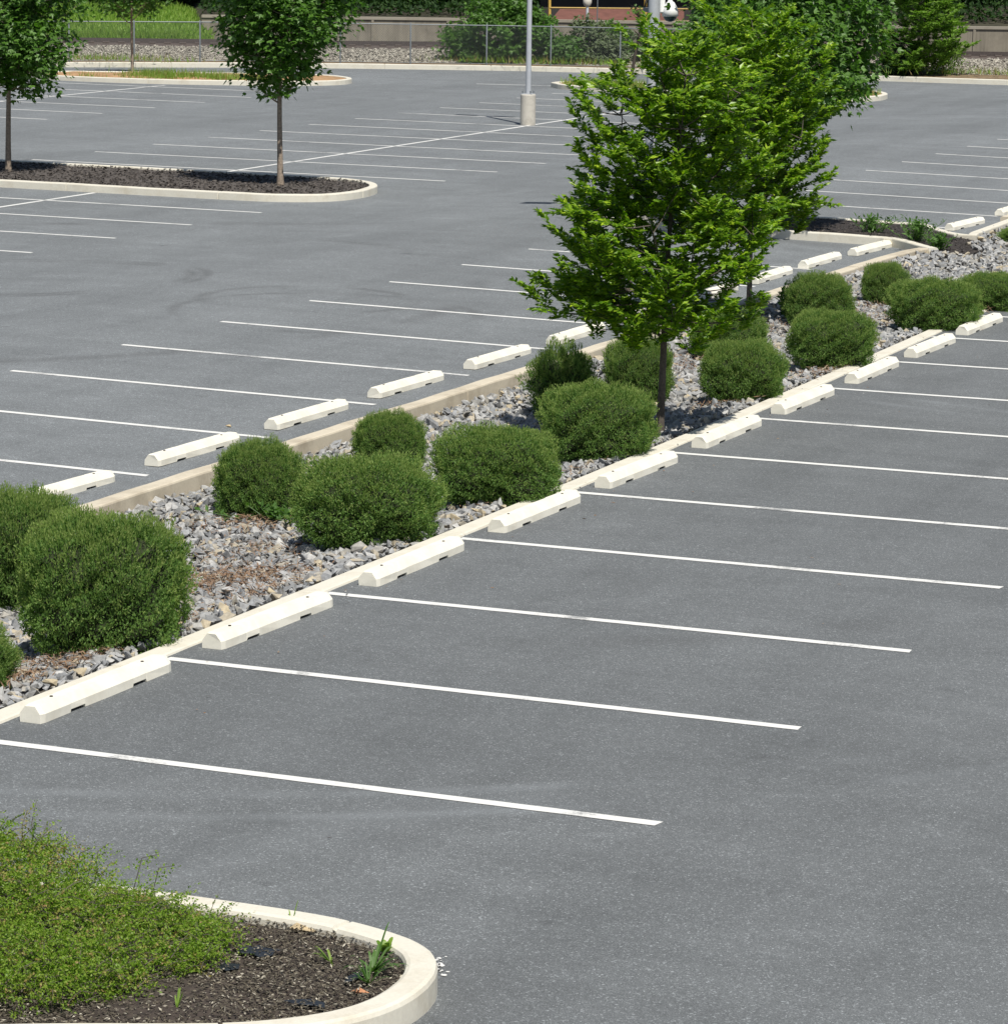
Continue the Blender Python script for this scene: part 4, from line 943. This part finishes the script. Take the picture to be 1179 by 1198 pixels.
for _ in range(26000):
    px = rng.uniform(-80, 1260); u = rng.uniform(0, 1); o_ = WO + (1.0 if px > 236 else 11) + u * 10
    rr = np.interp(o_ - WO, [0, 5, 10, 20], [prow('walltop', px), 6, -2, -14] if px > 236 else [44, 26, 12, 2])
    if 630 < px < 865 and o_ < WO + 13: continue
    P.append(at(px, rr, dep_at(px) + o_) + np.array([0, 0, rng.uniform(0, .25 + 1.1 * u)]))
P = np.array(P); n = len(P); leaves(a, P, rnd(n) + np.array([0, 0, .3]), rnd(n) + np.array([0, 0, 1.]), rng.uniform(.12, .3, n), .12, .1)
tag(link('undergrowth', a.mesh('undergrowth', [M_FOR])), 'dark undergrowth in the shade of the wood behind the railway', 'undergrowth', kind='stuff')

# ------------------------------------------------------------------ grass and weeds on islands
def grass_patch(name, fn, n, hmin, hmax, w, label, cat='grass', mats=(M_GRA, M_DRY), dry=.2, spread=.35):
    a = Acc(); P = np.array([fn() for _ in range(n)]); dr = rng.random(n) < dry
    for flag, mi in ((False, 0), (True, 1)):
        q = P[dr == flag]; k = len(q)
        if k: leaves(a, q, rnd(k) * spread + np.array([0, 0, 1.]), rnd(k), rng.uniform(hmin, hmax, k), w, .1, mi, .25)
    o = link(name, a.mesh(name, list(mats))); tag(o, label, cat, kind='stuff'); return o
def around(px, py, rx, ry, h=.1, g=G):
    c0 = ground_at(px, py, h, g)
    def f():
        x = c0[0] + rng.normal() * rx; y = c0[1] + rng.normal() * ry; return (x, y, g(x, y) + h)
    return f
def multi(fs, poly=None):
    def f():
        while True:
            p = fs[rng.integers(0, len(fs))]()
            if poly is None or inside(p[:2], poly): return p
    return f
fli_in = [tuple(p) for p in inset(smooth(fli, 2)[:-1], -.2)]; fri_in = [tuple(p) for p in inset(smooth(fri, 2)[:-1], -.2)]
grass_patch('grass', multi([around(205, 91, .9, .5), around(230, 92, 1.1, .5), around(262, 93, 1.0, .6), around(185, 90, .4, .4)], fli_in), 2600, .10, .38, .02, 'tuft of grass on the dry soil of the far left island')
grass_patch('grass', multi([around(95, 91, .3, .3), around(170, 92, .4, .3)], fli_in), 300, .08, .3, .02, 'thin weeds on the left end of the far left island')
grass_patch('grass', multi([around(690, 101, .8, .5), around(720, 103, 1.0, .7), around(750, 104, .9, .7), around(800, 106, 1.2, .8), around(900, 108, 1.5, .8), around(990, 112, 1.0, .7)], fri_in), 5200, .10, .36, .02, 'long green grass growing on the far grassy island')
grass_patch('grass', multi([around(p, prow('foot', p) - 1, 1.2, .3, .25) for p in (100, 140, 170, 560, 620, 690, 740, 960, 1140, 1160)]), 1800, .1, .35, .02, 'weeds growing along the foot of the chain link fence', dry=.35)
def weed(px, py, g, h, hgt, n, label, wid=.05, L=.10, seed=0, m_=M_WEE, sp=.12, group='leafy weeds on the islands'):
    c0 = ground_at(px, py, h, g); t = empty('weed_plant', tuple(c0)); tag(t, label, 'weed', group); s = Acc(); l = Acc()
    for i in range(n):
        an = rng.uniform(0, 6.28); rr = abs(rng.normal()) * sp; hh = hgt * rng.uniform(.6, 1.05); top = np.array([math.cos(an) * rr * 1.7, math.sin(an) * rr * 1.7, hh]); b0 = np.array([math.cos(an) * rr * .4, math.sin(an) * rr * .4, -.02])
        mid = (b0 + top) / 2; mid[2] += hh * .12; tube(s, [b0, mid, top], [.006, .004, .002], 4)
        k = 9; tt = np.linspace(.15, 1, k)[:, None]; P = b0 * (1 - tt) + top * tt; P[:, 2] += hh * .12 * np.sin(tt[:, 0] * 3.14)
        q = rnd(k); q[:, 2] = abs(q[:, 2]) * .5 + .2; leaves(l, P, q, rnd(k) * .5 + np.array([0, 0, 1.]), rng.uniform(.6, 1.2, k) * L, wid * .8, .1)
    link('stems', s.mesh('stems', [M_WEE]), t); link('leaves', l.mesh('leaves', [m_]), t); return t
weed(1018, 272, G, .12, .30, 30, 'leftmost leafy weed on the small mulched island', seed=1, sp=.17)
weed(1073, 282, G, .12, .36, 44, 'largest leafy weed, middle of the small mulched island', seed=2, sp=.18)
weed(1097, 293, G, .05, .28, 34, 'leafy weed at the gravel corner of the small mulched island', seed=3, sp=.13)
weed(916, 372, ZM, .03, .45, 14, 'narrow weed against the round shrub right of the rear tree', seed=4, sp=.05)
weed(885, 365, ZM, .03, .2, 8, 'small weed beside the rear tree trunk', seed=5, sp=.06)
weed(0, 690, ZM, .05, .3, 10, 'grey-green weed between shrubs at the left edge', seed=6, m_=M_SHG)
weed(655, 470, ZM, .05, .42, 26, 'grey feathery weed at the shaggy shrub', seed=7, m_=M_SHG, wid=.025)
weed(322, 611, ZM, .05, .14, 22, 'low weed at the foot of the small round shrub', seed=8, sp=.15)
# foreground weeds
def blades(t, m_, specs):
    """long arching grass blades"""
    a = Acc()
    for (az, ln, lift, w) in specs:
        k = 7; tt = np.linspace(0, 1, k); d = np.array([math.cos(az), math.sin(az), 0]); sd = np.array([-d[1], d[0], 0])
        P = d * (np.sin(tt * 1.35) * ln * (1 - lift * .7))[:, None]; P[:, 2] = np.sin(tt * (1.5 + (1 - lift) * 1.1)) * ln * lift
        W_ = w * np.sin(np.clip(tt * .9 + .12, 0, 1) * math.pi)[:, None] * .5 + .0006
        V = np.concatenate([P - sd * W_, P + sd * W_]); a.add(V, [(i, i + 1, k + i + 1, k + i) for i in range(k - 1)])
    return link('blades', a.mesh('blades', [m_]), t)
def tuft(px, py, specs, label, m_=M_GRA):
    c0 = ground_at(px, py, .10, Z0); t = empty('grass_tuft', tuple(c0)); tag(t, label, 'grass tuft', 'grass tufts on the foreground island')
    blades(t, m_, specs); a = Acc(); tube(a, [(0, 0, -.02), (0, 0, .035)], [.008, .004], 5); link('stem', a.mesh('stem', [m_]), t)
random.seed(5)
tuft(436, 1140, [(random.uniform(0, 6.28), random.uniform(.10, .24), random.uniform(.25, .62), .013) for _ in range(30)] + [(1.2, .30, .85, .012)], 'largest grass tuft, inside the rounded end of the foreground island', M_WEE)
tuft(431, 1153, [(random.uniform(0, 6.28), random.uniform(.06, .16), random.uniform(.3, .9), .008) for _ in range(24)], 'short grass tuft just below the largest one', M_WEE)
tuft(341, 1083, [(1.0, .14, .98, .008), (2.5, .09, .9, .007), (4, .06, .8, .007)], 'single upright grass stalk beside the tan stone')
tuft(450, 1118, [(random.uniform(0, 6.28), random.uniform(.05, .13), random.uniform(.4, .8), .035) for _ in range(9)], 'bright broad-leaved seedling touching the inner kerb of the foreground island')
tuft(388, 1128, [(random.uniform(2, 4.5), random.uniform(.1, .18), random.uniform(.4, .7), .012) for _ in range(7)], 'small arching grass left of the largest tuft')
for (px, py, lb) in ((57, 1170, 'curved light grass blade in the ground cover, leftmost'), (103, 1175, 'pair of straight light grass blades rising from the ground cover'), (207, 1182, 'tall yellow-green blades at the lower edge of the ground cover')):
    tuft(px, py, [(random.uniform(0, 6.28), random.uniform(.05, .12), random.uniform(.8, .95), .008) for _ in range(6)], lb)

# ground cover: low spreading twigs full of tiny leaves
gc_edge = [(-.5, -2.96), (2.4, -2.96), (2.8, -3.12), (3.1, -3.26), (3.45, -3.36), (3.82, -3.5), (3.98, -3.7), (3.9, -3.95), (3.95, -4.15), (3.75, -4.35), (3.78, -4.6), (3.68, -4.8), (3.55, -4.95), (3.35, -5.1), (3.0, -5.3), (2.6, -5.45), (1.2, -5.8), (-.5, -6.2)]
def edge_dist(x, y):
    best = 9
    for i in range(1, len(gc_edge) - 1):
        x1, y1 = gc_edge[i - 1]; x2, y2 = gc_edge[i]; dx, dy = x2 - x1, y2 - y1
        t_ = min(max(((x - x1) * dx + (y - y1) * dy) / (dx * dx + dy * dy), 0), 1); best = min(best, math.hypot(x - x1 - t_ * dx, y - y1 - t_ * dy))
    return best
a = Acc(); tw = Acc(); cnt = 0; PL = []; DL = []; PT = []; DT = []
while cnt < 9000:
    x, y = rng.uniform(1.0, 4.05), rng.uniform(-5.5, -2.95)
    if not inside((x, y), gc_edge): continue
    cl = math.sin(x * 13 + 2 * math.sin(y * 9)) * math.sin(y * 15 + 2 * math.sin(x * 8)) + .5 * math.sin(x * 31 + y * 23)
    if rng.random() < .55 - .5 * cl and cl < .2: continue
    e = edge_dist(x, y); mound = .09 + .17 * (1 - math.exp(-e * 2.6)) + .17 * math.exp(-((x - 2.1) ** 2 / .45 + (y + 3.45) ** 2 / .25)) + .045 * cl
    an = rng.uniform(0, 6.28); el = rng.uniform(.15, .9); ln = rng.uniform(.08, .22)
    d = np.array([math.cos(an) * math.cos(el), math.sin(an) * math.cos(el), math.sin(el)])
    s = np.array([x, y, (.07 if y < -3.15 else .13) + mound * rng.uniform(.35, 1.0)]); m_ = 16; tt = np.linspace(0, 1, m_)[:, None]
    P = s + d * tt * ln; P[:, 2] -= .25 * ln * tt[:, 0] ** 2
    q = rnd(m_); D = d * .4 + q * .8
    (PL if rng.random() < .86 else PT).append(P); (DL if PL and PL[-1] is P else DT).append(D); cnt += 1
    if cnt % 6 == 0: tube(tw, [s - d * .03, s + d * ln * .5, s + d * ln - np.array([0, 0, .2 * ln])], [.003, .002, .001], 3)
for (x, y, h, ax) in [(1.95, -3.25, .42, .6), (2.15, -3.3, .36, 1.4), (2.35, -3.2, .30, .3), (2.0, -3.4, .38, 2.3), (2.6, -3.25, .22, .5), (2.75, -3.2, .2, 1.0), (1.8, -3.2, .4, 1.9), (2.45, -3.15, .26, 1.1), (2.2, -3.15, .44, 1.5), (3.0, -3.2, .14, .7), (1.85, -3.35, .45, .9)] * 2:
    x += rng.normal() * .07; y += rng.normal() * .06; ax += rng.normal() * .5; h *= rng.uniform(.7, 1.1)
    s = np.array([x, y, .28]); e_ = s + np.array([math.cos(ax) * .16, math.sin(ax) * .10, h * .62]); tube(tw, [s - (0, 0, .15), (s + e_) / 2 - (.02, 0, -.02), e_], [.003, .0025, .0015], 4)
    tt = rng.uniform(0, 1, 70)[:, None]; P = s * (1 - tt) + e_ * tt + rnd(70) * .016; (PL if rng.random() < .6 else PT).append(P); (DL if PL and PL[-1] is P else DT).append(rnd(70) + np.array([0, 0, .5]))
for Pp, Dd, mi in ((PL, DL, 0), (PT, DT, 1)):
    P = np.concatenate(Pp); D = np.concatenate(Dd); n = len(P); l_ = rng.uniform(.011, .022, n)
    leaves(a, P, D, rnd(n) * .6 + np.array([0, 0, 1.]), l_, l_ * .58, .1, mi)
gc = link('ground_cover', a.mesh('ground_cover', [M_COT, M_COR])); tag(gc, 'low spreading green ground cover with tiny leaves in the foreground island', 'ground cover', kind='stuff')
link('twigs', tw.mesh('twigs', [M_BARK]), gc)
# scraps, stones
def slab_obj(name, px, py, pts, th, m_, label, cat, h=.105, rz=0):
    c0 = ground_at(px, py, h, Z0); bm = bmesh.new(); v0 = [bm.verts.new((x, y, 0)) for x, y in pts]; f = bm.faces.new(v0)
    r_ = bmesh.ops.extrude_face_region(bm, geom=[f]); up = [g for g in r_['geom'] if isinstance(g, bmesh.types.BMVert)]
    for v in up: v.co.z = th; v.co.x *= .92; v.co.y *= .92
    bmesh.ops.recalc_face_normals(bm, faces=bm.faces[:]); me = bpy.data.meshes.new(name); bm.to_mesh(me); bm.free(); me.materials.append(m_)
    o = link(name, me, None, tuple(c0)); o.rotation_euler.z = rz; tag(o, label, cat); return o
def rock_obj(name, px, py, dims, m_, label, cat, h=.105, g=Z0, k=0):
    c0 = ground_at(px, py, h, g); v, f = HULLS[k]; a = Acc(); a.add(v * np.array(dims), f); o = link(name, a.mesh(name, [m_]), None, tuple(c0)); tag(o, label, cat); return o
blob = lambda rx, ry, n=11, s=0: [(math.cos(i * 6.283 / n) * rx * (1 + .2 * math.sin(i * 2.3 + s)), math.sin(i * 6.283 / n) * ry * (1 + .2 * math.cos(i * 1.7 + s))) for i in range(n)]
slab_obj('fabric_scrap', 300, 1113, [(-.12, -.02), (-.07, -.07), (.0, -.05), (.06, -.09), (.11, -.03), (.09, .03), (.12, .08), (.03, .07), (-.03, .1), (-.09, .05)], .003, M_CLOTH, 'black weed fabric scrap showing through the mulch beside the ground cover', 'fabric', .116)
slab_obj('fabric_scrap', 268, 1131, [(-.05, -.05), (.02, -.07), (.06, -.01), (.03, .06), (-.02, .04), (-.06, .07)], .003, M_CLOTH, 'small black fabric scrap at the edge of the ground cover', 'fabric', .116)
slab_obj('fabric_scrap', 360, 1173, [(-.12, -.03), (-.04, -.05), (.05, -.03), (.12, -.05), (.08, .03), (.0, .05), (-.07, .02)], .003, M_CLOTH, 'black fabric scrap against the front kerb of the foreground island', 'fabric', .116)
slab_obj('fabric_scrap', 417, 1142, blob(.03, .12, 9, 3), .004, M_CLOTH, 'narrow black fabric strip at the largest grass tuft', 'fabric', .116)
rock_obj('stone', 357, 1085, (.22, .16, .13), M_STONE, 'flat tan stone against the back kerb of the foreground island', 'stone', .115, Z0, 2)
rock_obj('brick_fragment', 421, 1160, (.11, .07, .06), M_ORANGE, 'small orange brick fragment under the grass tufts', 'brick', .11)
rock_obj('pebble', 268, 498, (.10, .07, .06), M_STONE, 'tan pebble lying on the far lot asphalt by the third wheel stop', 'pebble', .015, G, 3)
a = Acc()
for _ in range(24):
    p = ground_at(513 + rng.normal() * 4.5, 1130 + rng.normal() * 6, .004, Z0); r_ = rng.uniform(.004, .018) * (1 if _ else 2); n = 7
    a.add([(p[0] + math.cos(i * 6.283 / n) * r_ * rng.uniform(.7, 1.2), p[1] + math.sin(i * 6.283 / n) * r_ * rng.uniform(.7, 1.2), .005) for i in range(n)], [list(range(n))])
tag(link('paint_splatter', a.mesh('paint_splatter', [M_PAINT])), 'white paint spots on the asphalt beside the rounded kerb end', kind='structure')

a = Acc(); P = []
for _ in range(70):
    x = rng.uniform(.3, 12); y = rng.uniform(-6, 26); P.append((x, y, .012))
for _ in range(60):
    y = rng.uniform(1, 26); P.append((XK(y) + .3 + abs(rng.normal()) * .5, y, .012))
slivers(a, np.array(P), rng.uniform(.02, .06, len(P)), .014, 0, .05)
Q = []
for _ in range(60):
    y = rng.uniform(1, 26); Q.append((XK(y) + .12 + abs(rng.normal()) * .25, y, .02))
scatter_rocks(a, np.array(Q), rng.uniform(.012, .04, 60), 1)
tag(link('debris', a.mesh('debris', [M_STRAW, M_ROCK])), 'tiny twigs, leaf bits and grit scattered on the near asphalt', 'debris', kind='stuff')
# ------------------------------------------------------------------ light
sd = unit(np.array([.67, -.74])); EL = R(59)
sun = bpy.data.lights.new('sun', 'SUN'); so = bpy.data.objects.new('sun', sun); COL.objects.link(so)
sun.energy = 5.0; sun.angle = R(.53); sun.color = (1, .96, .88)
dirv = Vector((sd[0] * math.cos(EL), sd[1] * math.cos(EL), math.sin(EL)))
so.rotation_euler = dirv.to_track_quat('Z', 'Y').to_euler()
w = bpy.data.worlds.new('World'); scene.world = w; w.use_nodes = True; nt = w.node_tree
sky = nt.nodes.new('ShaderNodeTexSky'); sky.sky_type = 'NISHITA'; sky.sun_disc = False; sky.sun_elevation = EL
sky.sun_rotation = math.atan2(sd[0], sd[1]); sky.air_density = 1.0; sky.dust_density = 1.0
nt.links.new(sky.outputs[0], nt.nodes['Background'].inputs['Color']); nt.nodes['Background'].inputs['Strength'].default_value = .068
scene.view_settings.view_transform = 'Standard'; scene.view_settings.look = 'None'; scene.view_settings.exposure = 0.18; scene.view_settings.gamma = 1
scene.render.engine = 'CYCLES'
